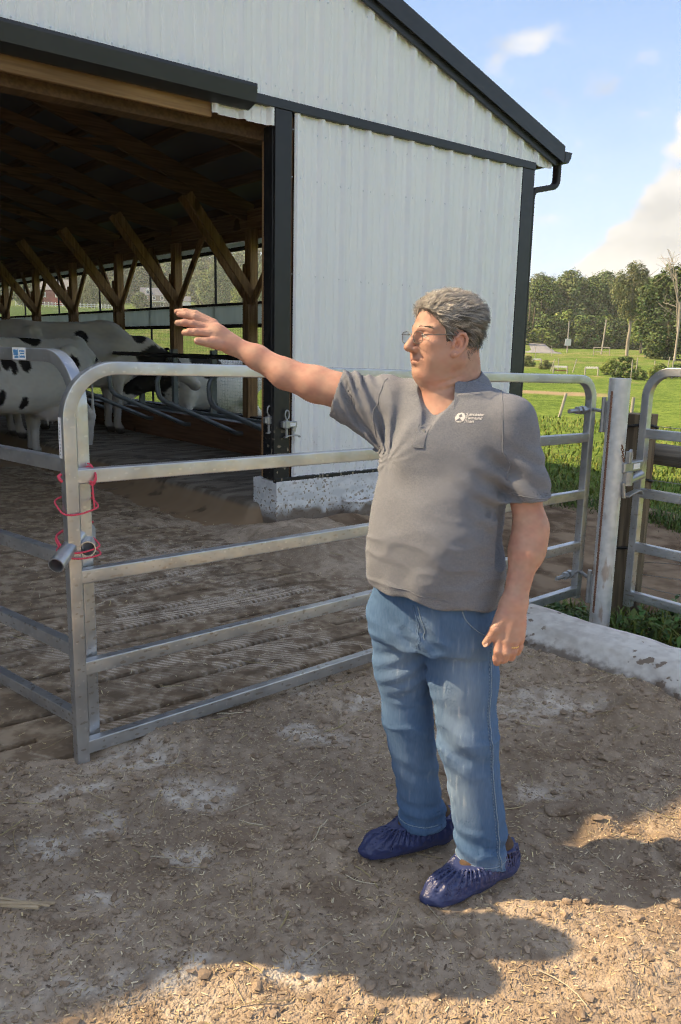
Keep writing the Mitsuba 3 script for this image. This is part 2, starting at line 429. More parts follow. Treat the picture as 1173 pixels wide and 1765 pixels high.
mat('m_sticker', (.78, .80, .82), .35, .5)
mat('m_stickerblue', (.10, .26, .50), .35, .5)
mat('m_straw', {'type': 'mesh_attribute', 'name': 'vertex_color'}, .75, .3)
mat('m_crumb', lambda p, n, uv: mix((.17, .125, .088), (.42, .33, .245), noise(p.x * 40, p.y * 40, p.z * 40)), .95, .1)
mat('m_screw', (.55, .57, .6), .3, .5, .8)
mat('m_vc', {'type': 'mesh_attribute', 'name': 'vertex_color'}, .7, .3)


def grass_col(p, n, uv):
    r = dr.sqrt(p.x * p.x + p.y * p.y)
    a = fbm(p.x * .11, p.y * .11, .4, 4); b = fbm(p.x * 1.3, p.y * 1.3, .2, 4); c = noise(p.x * 9, p.y * 9, .7)
    col = mix((.085, .150, .028), (.19, .265, .055), smoothstep(.3, .7, .5 * b + .5 * c))
    dry = smoothstep(.50, .68, .7 * a + .3 * b) * smoothstep(30., 60., r)
    col = mix(col, (.27, .245, .12), dry * .62)
    # bare tracks worn into the pasture
    t = clamp((p.x - 7.0) / 8.5); yy = 38.5 - 3.2 * t
    path = smoothstep(1.9, .7, dr.abs(p.y - yy) + 1.2 * (b - .5)) * smoothstep(6.2, 7.4, p.x) * smoothstep(13.5, 10.5, p.x)
    col = mix(col, (.36, .28, .185), path * .9)
    spots = smoothstep(.66, .74, fbm(p.x * .35 + 7, p.y * .16, 1.2, 3)) * smoothstep(35., 60., r) * smoothstep(170., 130., r)
    col = mix(col, (.37, .30, .17), spots * .6)
    crop = smoothstep(168., 172., r) * smoothstep(330., 300., r)
    return mix(col, (.055, .115, .028), crop * .7)


mat('m_pasture', grass_col, .9, .15, bump=lambda p, n, uv: fbm(p.x * 7, p.y * 7, .3, 4) + .6 * noise(p.x * 38, p.y * 38, 0.), scale=.10, eps=4e-3)
mat('m_blade', {'type': 'mesh_attribute', 'name': 'vertex_color'}, .6, .3)
mat('m_road', lambda p, n, uv: mix((.15, .15, .155), (.22, .22, .225), fbm(p.x * 1.2, p.y * 1.2, 0., 3)), .85, .2)

# ---------------------------------------------------------------- ground: pasture and hills
def smooth(a, b, x): t = np.clip((x - a) / (b - a), 0, 1); return t * t * (3 - 2 * t)


RN = [0, 8, 24, 65, 110, 180, 250, 373, 430, 560, 700, 1200]
ZR = PchipInterpolator(RN, [-.10, -.14, -.24, .40, 1.80, 3.3, 5.5, 11, 16, 30, 42, 70]); ZL = PchipInterpolator(RN, [-.10, -.2, -.25, .6, 3.0, 7.0, 11.0, 18.6, 24, 52, 72, 100])
def terr(x, y):
    """height of the pasture and the hills"""
    x, y = np.asarray(x, float), np.asarray(y, float); r = np.hypot(x, y); az = np.degrees(np.arctan2(x, y))
    u = (x - BO[0]) * BX[0] + (y - BO[1]) * BX[1]; v = (x - BO[0]) * BY[0] + (y - BO[1]) * BY[1]
    P = np.stack([x, y, 0 * x], -1)
    left = smooth(9, -4, az) * smooth(80, 45, np.abs(az))
    z = ZR(np.minimum(r, 1200)) * (1 - left) + ZL(np.minimum(r, 1200)) * left
    z = z + 1.7 * np.exp(-(((az - 12.3) / .75) ** 2)) * smooth(105, 205, r)
    z = z + vnoise(P, 1.7, 3) * .10 * smooth(8, 16, r) + vnoise(P, 22.0, 4) * .9 * smooth(30, 120, r)
    inside = smooth(3.55, 3.1, u + .35 * vnoise(P, .9, 8)) * smooth(48, 46, v)          # yard and barn lie over it
    inside = inside * smooth(-20, -19, u) * smooth(-16, -15, v)
    return z - .22 * inside - .15 * smooth(3.1, 2.2, u) * inside


ra = np.concatenate([np.linspace(-180, -48, 34)[:-1], np.linspace(-48, 48, 330), np.linspace(48, 180, 34)[1:]])
rr = np.concatenate([[0.0, 3.0], np.geomspace(5.5, 1150, 230)])
A, R = np.meshgrid(np.radians(ra), rr, indexing='ij')
gx, gy = R * np.sin(A), R * np.cos(A)
add('pasture', grid_mesh(np.stack([gx, gy, terr(gx, gy)], -1)), 'm_pasture', smooth=True, label='sunlit green pasture rising to wooded hills behind the barn', kind='structure')

# ---------------------------------------------------------------- ground: the yard
def yard_h(u, v):
    P = np.stack([u, v, 0 * u], -1)
    z = .020 * vnoise(P, .55, 11) + .016 * vnoise(P, .14, 12, 4) + .012 * np.clip(vnoise(P, .06, 13, 3), -.1, .4)
    clod = np.clip(vnoise(P, .22, 15, 4) - .08, 0, 1); z = z + .13 * clod * smooth(-.5, .1, vnoise(P, 1.1, 16) + .1)
    z = z + .13 * np.clip(vnoise(P, .20, 19, 4) - .05, 0, 1) * smooth(-2.6, -1.7, u) * smooth(-2.6, -3.2, v)
    z = z - .012
    heap = np.exp(-(((u + .55) / .55) ** 2 + ((v + .75) / .55) ** 2)) * .13 + np.exp(-(((u - .5) / 1.0) ** 2 + ((v + .15) / .25) ** 2)) * .09
    z = z + heap * (1 + 1.2 * vnoise(P, .25, 17)) * smooth(-.88, -.6, u) - .035 * smooth(-.78, -.95, u) * smooth(-3.0, -2.85, v)
    z = z + .05 * np.exp(-(((u + 1.0) / .18) ** 2)) * smooth(-3.0, -3.4, v) * (.7 + 2 * np.clip(vnoise(P, .2, 18), -.3, 1))     # dirt banked against the kerb
    z = z - (.10 + .05 * smooth(-.2, 1.5, u)) * smooth(-.45, .1, u) * smooth(-1.0, -2.2, v) - .10 * smooth(.4, 1.4, u) * smooth(-2.2, -.8, v)
    z = z - .035 * np.exp(-(((u + 3.17) / .22) ** 2 + ((v + 3.1) / .22) ** 2))      # trodden hollow under the gate end
    return z


SLU0, SLU1, SLV0 = -5.6, -.80, -3.04
def yard(us, vs, name, m, label, hole=True):
    U, V = np.meshgrid(us, vs, indexing='ij'); P = np.stack([U, V, yard_h(U, V)], -1); g = grid_mesh(P)
    c = g.triangles_center
    if hole:
        k = (c[:, 0] > SLU0) & (c[:, 0] < SLU1 - .12) & (c[:, 1] > SLV0 + .09)
        g.update_faces(~k)
    add(name, barn(g), m, smooth=True, label=label, kind='structure')


us = np.concatenate([np.linspace(-16, -4.7, 70)[:-1], np.arange(-4.7, -.3, .016), np.linspace(-.3, .3, 25)[1:]])
vs = np.concatenate([np.linspace(-14, -5.7, 60)[:-1], np.arange(-5.7, -2.6, .016), np.linspace(-2.6, 0.36, 110)[1:]])
yard(us, vs, 'yard_ground', 'm_dirt', 'trampled brown dirt yard with pale lime patches and straw litter')
yard(np.linspace(.3, 4.2, 140), np.linspace(-14, .6, 260), 'dirt_lane', 'm_lane', 'bare brown soil beside the barn corner beyond the gate', hole=False)

# concrete kerb along the yard's right side
vv = np.arange(-9.0, -2.55, .022); prof = np.array([-.20, 0]) + np.array([[-.10, -.2], [-.12, .0], [-.14, .085], [-.17, .112], [-.24, .115], [-.33, .11], [-.40, .098], [-.45, .06], [-.50, .012], [-.55, -.06]])
K = PchipInterpolator(np.arange(len(prof)), prof)(np.linspace(0, len(prof) - 1, 46))
UU = K[None, :, 0] + 0 * vv[:, None]; VV = vv[:, None] + 0 * UU; ZZ = K[None, :, 1] + 0 * VV
UU = UU + .035 * np.sin(vv * .9 + 1)[:, None]
Pn = np.stack([UU, VV, ZZ], -1); UU = UU + .03 * vnoise(Pn, .3, 21); ZZ = ZZ + .018 * vnoise(Pn, .12, 22, 4) + .02 * vnoise(Pn, .5, 23)
ZZ = ZZ - .1 * smooth(-2.72, -2.56, VV) * (ZZ > 0)
add('concrete_kerb', barn(grid_mesh(np.stack([UU, VV, ZZ], -1)[:, ::-1])), 'm_curb', smooth=True, label='low pale concrete kerb splashed with mud beside the round steel gate post', category='kerb')

# slatted concrete floor: each slat a piece
tag('slatted_floor', 'slatted concrete alley floor caked with manure behind the gate', kind='structure')
PER, SLOT = .215, .036
for k in range(38):
    v0 = SLV0 + .02 + k * PER; v1 = v0 + PER - SLOT
    nu = 150 if k < 20 else 60
    uu = np.linspace(SLU0, SLU1, nu); pr = np.array([[v0 + .004, -.17], [v0, -.02], [v0 + .006, -.006], [v0 + .03, -.002], [(v0 + v1) / 2, 0], [v1 - .03, -.002], [v1 - .006, -.006], [v1, -.02], [v1 - .004, -.17]])
    Uq = uu[:, None] + 0 * pr[None, :, 0]; Vq = pr[None, :, 0] + 0 * Uq; Zq = pr[None, :, 1] + 0 * Uq
    Pq = np.stack([Uq, Vq, Zq], -1); Zq = Zq - .012 + .006 * vnoise(Pq, .25, 31, 3); Vq = Vq + .008 * vnoise(Pq + 7, .2, 32, 2)
    add('slat', barn(grid_mesh(np.stack([Uq, Vq, Zq], -1))), 'm_slat', 'slatted_floor', smooth=50)
br = []
for k in range(38):
    v0 = SLV0 + .02 + k * PER + PER - SLOT; off = .8 * rng.random()
    for u in np.arange(SLU0 + .1 + off, SLU1, .86):
        w = .22 + .16 * rng.random(); br.append(rect(u, u + w, v0 - .02, v0 + SLOT + .02, -.16, -.017, .004))
add('slat_bridges', barn(cat(br)), 'm_slat', 'slatted_floor', kind='stuff')
# manure pressed into and over the slats
uu = np.arange(SLU0, SLU1 + .12, .022); vv = np.arange(SLV0 - .12, 5.1, .022); U, V = np.meshgrid(uu, vv, indexing='ij'); P = np.stack([U, V, 0 * U], -1)
cov = .56 * vnoise(P * [1, .8, 1], .75, 41, 3) + .42 * vnoise(P, .16, 42, 4) + .10 * smooth(-.6, 1.5, V)
edge = smooth(SLV0 + .30, SLV0 - .02, V + .1 * vnoise(P, .3, 43)) + smooth(SLU1 - .45, SLU1 + .02, U + .25 * vnoise(P, .4, 45)) + smooth(SLU0 + .2, SLU0, U)
Z = np.clip(-.090 + .26 * cov, -.12, .004) + .05 * np.clip(edge, 0, 1) * .75 + .010 * vnoise(P, .05, 44, 3)
Z = Z - .12 * smooth(SLV0 - .01, SLV0 - .10, V) - .10 * smooth(SLU1 + .02, SLU1 + .10, U) * smooth(.3, -.1, V)
add('manure', barn(grid_mesh(np.stack([U, V, Z], -1))), 'm_dirt', smooth=True, label='trodden manure and bedding caked over the slats', kind='stuff')

# litter: chips, straws, clods
def litter(n, u0, u1, v0, v1, L0, L1, W, pal, lift=.003, tilt=.25):
    u, v = rng.uniform(u0, u1, n), rng.uniform(v0, v1, n)
    z = np.where(v > SLV0 + .1, np.where((u < SLU1), .002, yard_h(u, v)), yard_h(u, v))
    P = barn_pts(u, v, z + lift); a = rng.uniform(0, 2 * np.pi, n); t = rng.normal(0, tilt, n)
    D = np.stack([np.cos(a) * np.cos(t), np.sin(a) * np.cos(t), np.sin(t)], 1); S = unit(np.cross(D, unit(np.stack([rng.normal(0, .3, n), rng.normal(0, .3, n), np.ones(n)], 1))))
    L = rng.uniform(L0, L1, n) * rng.uniform(.5, 1, n); w = W * rng.uniform(.6, 1.4, n)
    c = np.array(pal)[rng.integers(0, len(pal), n)] * rng.uniform(.75, 1.2, (n, 1))
    return cards(P, D, S, L, w), np.repeat(c, 4, 0)


def barn_pts(u, v, z): return BO + np.outer(u, BX) + np.outer(v, BY) + np.outer(z, [0, 0, 1])


STRAW = [(.56, .46, .27), (.48, .38, .22), (.38, .29, .18), (.28, .21, .14), (.20, .15, .10), (.25, .18, .12), (.62, .54, .38)]
m1, c1 = litter(52000, -4.8, -.6, -5.75, -2.95, .006, .024, .0029, STRAW)
m2, c2 = litter(9000, -5.4, -.6, -3.0, 1.5, .008, .04, .003, STRAW)
m2b, c2b = litter(3600, -4.8, -.7, -5.75, -2.95, .010, .026, .0050, [(.22, .165, .115), (.28, .21, .15), (.36, .28, .2), (.15, .11, .08)], .004, .3)
add('chaff', cat([m1, m2, m2b]), 'm_straw', smooth=False, color=np.vstack([c1, c2, c2b]), label='fine chopped straw and wood chaff strewn over the yard', kind='stuff')
ms, cs, sq = [], [], []
for i in range(300):
    u, v = (rng.uniform(-4.7, -.7), rng.uniform(-5.7, -2.95)) if i < 170 else (rng.uniform(-5.2, -.5), rng.uniform(-3, 2))
    a, L = rng.uniform(0, 6.28), rng.uniform(.04, .17); k = rng.normal(0, .22); s = np.linspace(-.5, .5, 5)
    pu, pv = u + L * (s * math.cos(a) - k * s * s * math.sin(a)), v + L * (s * math.sin(a) + k * s * s * math.cos(a))
    sq.append((pu, pv, .006 + rng.uniform(0, .008) * (s + .5), v < SLV0 or u > SLU1))
hh = yard_h(np.concatenate([q[0] for q in sq]), np.concatenate([q[1] for q in sq])).reshape(-1, 5)
for i, (pu, pv, pz, onyard) in enumerate(sq):
    t = tube(barn_pts(pu, pv, pz + (hh[i] if onyard else .004)), rng.uniform(.0009, .0020), 4); ms.append(t)
    cs.append(np.tile(np.array([(.46, .39, .22), (.40, .34, .16), (.52, .47, .34), (.33, .26, .15)][i % 4]) * rng.uniform(.8, 1.15), (len(t.vertices), 1)))
add('loose_straw', cat(ms), 'm_straw', smooth=False, color=np.vstack(cs), label='loose pale straws lying across the dirt and slats', kind='stuff')
n = 9000; u, v = rng.uniform(-4.7, -.6, n), rng.uniform(-5.7, -2.9, n); r = .0022 + .0075 * rng.random(n) ** 5 * 2.0
oc = trimesh.creation.icosahedron(); ov = oc.vertices
q = ov[None] * (r[:, None] * rng.uniform(.5, 1.5, (n, 3)) * [1, 1, .55])[:, None] * rng.uniform(.55, 1.35, (n, 12, 1)) + barn_pts(u, v, yard_h(u, v) + r * .35)[:, None]
f8 = oc.faces[None] + 12 * np.arange(n)[:, None, None]
add('dirt_crumbs', trimesh.Trimesh(q.reshape(-1, 3), f8.reshape(-1, 3), process=False), 'm_crumb', smooth=False, label='small crumbs and clods of dried dirt on the yard', kind='stuff')


def clod(x, y, s, name, label, seed, flat=.5, group=None):
    m = trimesh.creation.icosphere(3); q = m.vertices * [s, s * .8, s * flat]; q = q * (1 + 1.1 * vnoise(m.vertices * 1.0 + seed, .7, seed, 4))[:, None]
    q = q + .012 * vnoise(q * 1.0 + seed, .02, seed)[:, None]
    uv = (np.array([x, y, 0]) - BO); z = yard_h(np.array([uv @ BX]), np.array([uv @ BY]))[0]
    m.vertices = q + [x, y, max(z, 0 if uv @ BX < -.75 else z) + s * flat * .3]; add(name, m, 'm_dirt', smooth=True, label=label, category='dirt clod', group=group)


clod(1.42, 4.05, .055, 'dirt_clod', 'dark dung clod lying on top of the concrete kerb', 3, .5)
scene[list(scene)[-1]]['to_world'] = T().translate([0.18, .03, .09])
clod(1.02, 2.15, .04, 'dirt_clod', 'dark dirt clod in the sunlit ground right of the shoe covers', 5, .45)
clod(.80, 2.62, .050, 'dirt_clod', 'crumbly mud clump just right of the rear trouser leg', 7, .4)
clod(1.10, 2.98, .045, 'dirt_clod', 'rough mud clump in the shaded dirt towards the right edge', 9, .4)
clod(1.14, 2.33, .045, 'dirt_clod', 'mud clump at the edge of the sunlight near the right border', 12, .45)
clod(-.53, 2.27, .02, 'grey_pebble', 'small rounded grey pebble lying alone in the yard', 14, .7)
clod(.02, 2.38, .03, 'dirt_clod', 'small dirt clod just left of the rear shoe cover', 15, .5)
# splintered piece of wood at the left edge
mat('m_splinter', lambda p, n, uv: mix((.30, .23, .15), (.55, .45, .31), fbm(p.x * 12, p.y * 160, p.z * 160, 3)), .8, .2)
add('wood_splinter', cat([beam((-1.10, 2.06, .016), (-.83, 2.046, .014), .022, .011, .003), beam((-1.08, 2.035, .026), (-.79, 2.055, .018), .010, .007, .002), beam((-1.0, 2.072, .024), (-.80, 2.040, .020), .008, .006, .002)]), 'm_splinter', label='split weathered piece of wood lying at the left edge', category='wood')
# road climbing out of sight, far right of the barn
rd = np.array([[r * math.sin(math.radians(a_)), r * math.cos(math.radians(a_))] for a_, r in ((13.6, 112), (13.3, 125), (12.9, 145), (12.5, 170), (12.1, 200), (11.4, 230), (10.0, 270))]); tt = np.linspace(0, 6, 60); rc = PchipInterpolator(np.arange(7), rd)(tt)
tn = unit(np.gradient(rc, axis=0)); nn = np.stack([tn[:, 1], -tn[:, 0]], 1); RW_ = [-3.4, -2.3, -1.5, 0, 1.5, 2.3, 3.4]; rows = [rc + nn * w for w in RW_]
RP = np.stack(rows, 1); RZ = np.stack([terr(rc[:, 0], rc[:, 1])] * 7, 1) + np.array([-.7, .12, .16, .18, .16, .12, -.7]); RZ = RZ - .7 * smooth(3, 0, np.arange(60))[:, None]
add('road', grid_mesh(np.concatenate([RP, RZ[..., None]], -1)), 'm_road', smooth=True, label='narrow grey country road curving uphill into the trees', kind='structure')
# ---------------------------------------------------------------- the barn
RIB = .263; MS = .333; EAVE_U, EAVE_Z, PEAK_U = 3.52, 3.80, -5.6
UL = 2 * PEAK_U - EAVE_U                                   # the far eave
def roof_z(u): return EAVE_Z + MS * (EAVE_U - np.maximum(u, 2 * PEAK_U - u))
thing('barn', 'large white metal-sided cow barn with dark trim and an open end', 'barn')


def rib_profile(u0, u1):
    """(u, v) of the sheet's face, ribs every RIB, standing out towards -v"""
    pts = []
    k0, k1 = int(np.floor(u0 / RIB)) - 1, int(np.ceil(u1 / RIB)) + 1
    for k in range(k0, k1 + 1):
        c = k * RIB
        pts += [(c - .042, 0), (c - .012, -.034), (c + .014, -.034), (c + .028, 0)]
        for q in (1 / 3, 2 / 3): pts += [(c + RIB * q - .016, 0), (c + RIB * q - .008, -.006), (c + RIB * q + .008, -.006), (c + RIB * q + .016, 0)]
    P = np.array(pts); uu = np.unique(np.concatenate([[u0], P[(P[:, 0] > u0) & (P[:, 0] < u1), 0], [u1]]))
    return np.stack([uu, np.interp(uu, P[:, 0], P[:, 1])], 1)


def panel(u0, u1, z0, z1, lap=0.0):
    pr = rib_profile(u0, u1); th = .002; rows = []
    ztop = (lambda u: z1(u)) if callable(z1) else (lambda u: z1 + 0 * u)
    zb, zt = z0 + 0 * pr[:, 0], np.maximum(ztop(pr[:, 0]), z0 + .002)
    f = lambda off, z: np.stack([pr[:, 0], pr[:, 1] + off - lap, z], -1)
    return cat([grid_mesh(np.stack([f(-th, zb), f(-th, zt)], 0)), grid_mesh(np.stack([f(0, zt), f(0, zb)], 0)), grid_mesh(np.stack([f(0, zb), f(-th, zb)], 0))])


PW = 3 * RIB
rakeline = lambda u: roof_z(u) - .10
u = -.03; k = 0
while u < 2.93:
    add('siding_panel', barn(panel(u, min(u + PW + .03, 2.935), .44, 3.535, .0012 * (k % 2))), 'm_siding', 'barn'); u += PW; k += 1
u = -17.0 * RIB * 2 - .03 - 13 * RIB; edges = np.arange(-21, 5) * PW - .03
for i, a in enumerate(edges):
    b = min(a + PW + .03, 3.40); a = max(a, UL + .12)
    if b - a < .1: continue
    add('gable_panel', barn(panel(a, b, 3.585, rakeline, .0012 * (i % 2))), 'm_siding', 'barn')
add('siding_panel', barn(panel(-.82, -.245, 3.385, 3.53)), 'm_siding', 'barn', label='short white offcut of ribbed siding above the door post')
scr = []
for kk in range(0, 12):
    for z in (.62, 1.42, 2.22, 3.02, 3.40):
        for du in (-.045, .045): scr.append((kk * RIB + du * (1 if (kk + int(z * 3)) % 2 else .9), z + .01 * math.sin(kk * 7 + z)))
for kk in range(-14, 13):
    for z in (3.70, 4.45, 5.2):
        if z < rakeline(kk * RIB) - .05:
            for du in (-.045, .045): scr.append((kk * RIB + du, z))
sm = trimesh.creation.cylinder(.006, .006, sections=8); sm.apply_transform(trimesh.transformations.rotation_matrix(math.pi / 2, [1, 0, 0]))
ss = []
for a, z in scr:
    q = sm.copy(); q.apply_translation([a, -.006, z]); ss.append(q)
add('screws', barn(cat(ss)), 'm_screw', 'barn', kind='stuff')
# trims
P3 = barn
add('band_trim', P3(rect(-.52, 3.115, -.048, .01, 3.525, 3.600, .003)), 'm_trim', 'barn')
add('door_header', P3(cat([sweep([[UL + 1.2, -.02, 3.54], [-.50, -.02, 3.54]], np.array([(-.15, -.085), (-.155, -.06), (-.135, .05), (-.03, .085), (-.0, .085), (-.0, -.085)])[:, [0, 1]] * [1, 1], normal=(0, 1, 0))])), 'm_trim', 'barn', label='long dark sheet-metal cover over the door track')
add('corner_trim', P3(cat([rect(2.915, 3.105, -.042, .0, .44, 3.522), rect(3.075, 3.105, .0, .18, .44, 3.522)])), 'm_trim', 'barn')
add('door_jamb', P3(cat([rect(-.24, -.072, -.042, .0, .435, 3.524), rect(-.24, -.21, .0, .135, .435, 3.40)])), 'm_trimdirty', 'barn')
add('base_trim', P3(rect(-.22, 3.10, -.046, .0, .405, .448, .004)), 'm_trimdirty', 'barn')
add('jamb_board', P3(rect(-.232, -.19, .137, .175, .44, 3.39)), 'm_post', 'barn')
add('jamb_post', P3(rect(-.20, -.03, .01, .136, .42, 3.5)), 'm_post', 'barn')
# inner lining of the end wall (closes the view from inside)
add('wall_lining', P3(rect(-.02, 3.06, .03, .05, .42, 3.50)), 'm_purlin', 'barn')
add('gable_lining', P3(trimesh.Trimesh([[UL + .2, .03, 3.58], [3.3, .03, 3.58], [PEAK_U, .03, roof_z(PEAK_U) - .25]], [[0, 1, 2]], process=False)), 'm_purlin', 'barn')
for a, b in ((-9.0, -4.3), (-4.29, -.806)):
    add('header_beam', P3(rect(a, b, .012, .05, 3.36, 3.56)), 'm_header', 'barn', label='new tan lumber beam under the dark door header')
add('inner_header', P3(rect(-14, 2.9, .14, .30, 3.30, 3.56)), 'm_purlin', 'barn')
# foundation wall
def rough(u0, u1, v0, v1, z0, z1, s=.03, a=.008, seed=1):
    nu, nv, nz = [max(2, int((b - c) / s) + 1) for b, c in ((u1, u0), (v1, v0), (z1, z0))]
    m = trimesh.creation.box((u1 - u0, v1 - v0, z1 - z0)); m = m.subdivide_to_size(max(s, .02), 12); m.merge_vertices()
    m.apply_translation([(u0 + u1) / 2, (v0 + v1) / 2, (z0 + z1) / 2]); q = np.asarray(m.vertices)
    m.vertices = q + a * np.stack([vnoise(q, .12, seed + k, 3) for k in range(3)], 1); return m


add('foundation', P3(rough(-.215, 3.12, -.05, .33, -.3, .418, .05, .016, 51)), 'm_found', 'barn', smooth=40, label='white concrete footing wall spattered with mud')
add('foundation_ledge', P3(rough(.55, 3.3, -.16, -.04, -.3, .17, .05, .05, 54)), 'm_found', 'barn', smooth=40)
# roof, rake trim, gutter
V0, V1 = -.09, 41.0
def slope_slab(ua, ub, v0, v1, dz0, dz1):
    za, zb = roof_z(np.array([ua]))[0], roof_z(np.array([ub]))[0]
    pts = [[ua, v, za + d] for v in (v0, v1) for d in (dz0, dz1)] + [[ub, v, zb + d] for v in (v0, v1) for d in (dz0, dz1)]
    return trimesh.convex.convex_hull(np.array(pts))


for a, b in ((PEAK_U, EAVE_U), (UL, PEAK_U)):
    add('roof', P3(slope_slab(a, b, V0, V1, -.02, .012)), 'm_roofsheet', 'barn')
    add('rake_trim', P3(cat([slope_slab(a, b, V0 - .012, V0 - .001, -.155, .022), slope_slab(a, b, V0 - .012, .0, .013, .022)])), 'm_trim', 'barn')
    add('rake_trim_lower', P3(slope_slab(a + (0 if a > UL else .1), b - (.09 if b > 0 else 0), -.062, -.036, -.215, -.085)), 'm_trim', 'barn')
gut = np.array([(0, 0), (.0, -.11), (.06, -.115), (.10, -.06), (.115, -.0), (.105, -.002), (.09, -.055), (.055, -.103), (.008, -.10), (.008, 0)])
ey = EAVE_Z - .03
gm = sweep([[EAVE_U + .012, V0 - .012, ey], [EAVE_U + .012, V1, ey]], gut[::-1] * [1, 1], normal=(1, 0, 0))
add('gutter', P3(gm), 'm_trim', 'barn')
add('soffit_board', P3(rect(3.14, 3.16, .0, V1, 3.38, 3.56)), 'm_beam', 'barn')
add('fascia_board', P3(rect(EAVE_U - .03, EAVE_U + .01, -.02, V1, EAVE_Z - .16, EAVE_Z - .03)), 'm_trim', 'barn')
dp = bend([[EAVE_U + .06, .035, ey - .08], [EAVE_U + .06, .035, ey - .34], [3.155, .035, ey - .44], [3.155, .035, .25]], .10, 8)
add('downspout', P3(sweep(dp, rsq(.085, .06, .015), normal=(0, 1, 0))), 'm_black', 'barn')
# posts along the right side wall, with braces, plate and mid rails
PU, PV0, PS, NP = 2.98, 5.40, 2.54, 12
def post(v, first=False):
    add('post', P3(cat([rect(PU - .07, PU + .07, v - .085, v + .085, -.1, 3.44), rect(PU - .115, PU - .071, v - .085, v + .085, .3, 2.28), rect(PU - .115, PU - .071, v + .02, v + .087, 2.28, 2.9)])), 'm_post', 'barn')
    for s in ((-1, 1) if v > 1.5 else (1,)):
        add('wall_brace', P3(beam([PU - .02, v + s * .06, 2.30], [PU - .02, v + s * 1.02, 3.44], .04, .135)), 'm_post', 'barn')
    add('knee_brace', P3(beam([PU - .05, v - .105, 2.42], [1.82, v - .105, 3.80], .04, .14)), 'm_post', 'barn')
    add('knee_brace', P3(beam([PU - .05, v + .105, 2.42], [1.82, v + .105, 3.80], .04, .14)), 'm_post', 'barn')


VP = [PV0 + PS * k for k in range(-2, NP)]
for v in VP: post(v)
for i in range(-1, NP - 1):
    v = PV0 + PS * i
    add('plate_beam', P3(rect(PU - .10, PU - .055 + .003 * (i % 2), v - PS + .002, v - .002, 3.42, 3.70)), 'm_beam', 'barn')
add('outer_plate', P3(rect(PU + .075, PU + .115, .1, VP[-1], 3.30, 3.62)), 'm_beam', 'barn')
add('eave_curtain_roll', P3(tube([[3.12, .2, 3.26], [3.12, VP[-1], 3.26]], .045, 10)), 'm_curtain', 'barn')
add('curtain', P3(rect(3.10, 3.112, .15, VP[-1], 1.985, 2.30, 0)), 'm_curtain', 'barn', label='grey white side curtain bunched in a strip between the posts')
for z, h in ((2.315, .022), (1.955, .03), (3.19, .03)):
    add('side_rail', P3(rect(3.085, 3.135, .15, VP[-1], z - h, z + h)), 'm_dark', 'barn')
for k in range(-2, NP - 1):
    add('wall_stanchion', P3(rect(3.12, 3.15, PV0 + PS * (k + .55) - .018, PV0 + PS * (k + .55) + .018, .3, 3.35, 0)), 'm_black', 'barn')
add('side_kerb', P3(rect(2.90, 3.14, .33, VP[-1], -.2, .50, .01)), 'm_dark', 'barn')
w = []
for z in np.arange(.52, 1.95, .055): w.append(rect(3.150, 3.1525, .4, 24, z, z + .0025, 0))
for v in np.arange(.4, 24, .055): w.append(rect(3.1526, 3.155, v, v + .0025, .5, 1.95, 0))
add('wire_netting', P3(cat(w)), 'm_wire', 'barn', kind='stuff')
# trusses and purlins under the roof
for k, v in enumerate(VP):
    for s, (a, b) in ((1, (PEAK_U, 2.98)), (-1, (UL + .55, PEAK_U))):
        za, zb = roof_z(np.array([a]))[0], roof_z(np.array([b]))[0]
        add('rafter', P3(beam([a, v, za - .30], [b, v, zb - .30], .075, .24)), 'm_truss', 'barn')
        c0, c1 = (PEAK_U, roof_z(np.array([PEAK_U]))[0] - 1.3), ((2.9, 3.62) if s > 0 else (UL + .6, 3.62))
        add('bottom_chord', P3(beam([c0[0], v, c0[1]], [c1[0], v, c1[1]], .06, .14)), 'm_truss', 'barn')
        for q in range(1, 6):
            t0, t1 = q / 6, (q + .5) / 6
            p0 = [c0[0] + (c1[0] - c0[0]) * t0, v, c0[1] + (c1[1] - c0[1]) * t0]; uu = c0[0] + (c1[0] - c0[0]) * t1
            add('truss_web', P3(beam(p0, [uu, v, roof_z(np.array([uu]))[0] - .35], .04, .09)), 'm_truss', 'barn')
for j, uu in enumerate(np.arange(UL + .5, 3.3, .62)):
    z = roof_z(np.array([uu]))[0] - .095
    add('purlin', P3(rect(uu - .02, uu + .02, .06, V1 - .1, z - .075, z + .065)), 'm_purlin', 'barn')
# far side and end of the barn
add('far_wall', P3(rect(UL + .36, UL + .40, .05, V1 - .2, 0, 3.7, 0)), 'm_siding', 'barn')
add('end_wall', P3(rect(UL + .4, 2.9, V1 - .4, V1 - .3, 0, 3.75, 0)), 'm_siding', 'barn')
add('end_gable', P3(trimesh.convex.convex_hull(np.array([[a, v, z] for v in (V1 - .38, V1 - .32) for a, z in ((UL + .4, 3.76), (3.0, 3.76), (PEAK_U, roof_z(PEAK_U) - .1))]))), 'm_siding', 'barn')
add('end_wall', P3(rect(UL + .3, -8.9, -.0, .04, .0, 3.58, 0)), 'm_siding', 'barn')
for a in (-9.0, -4.5):
    pass
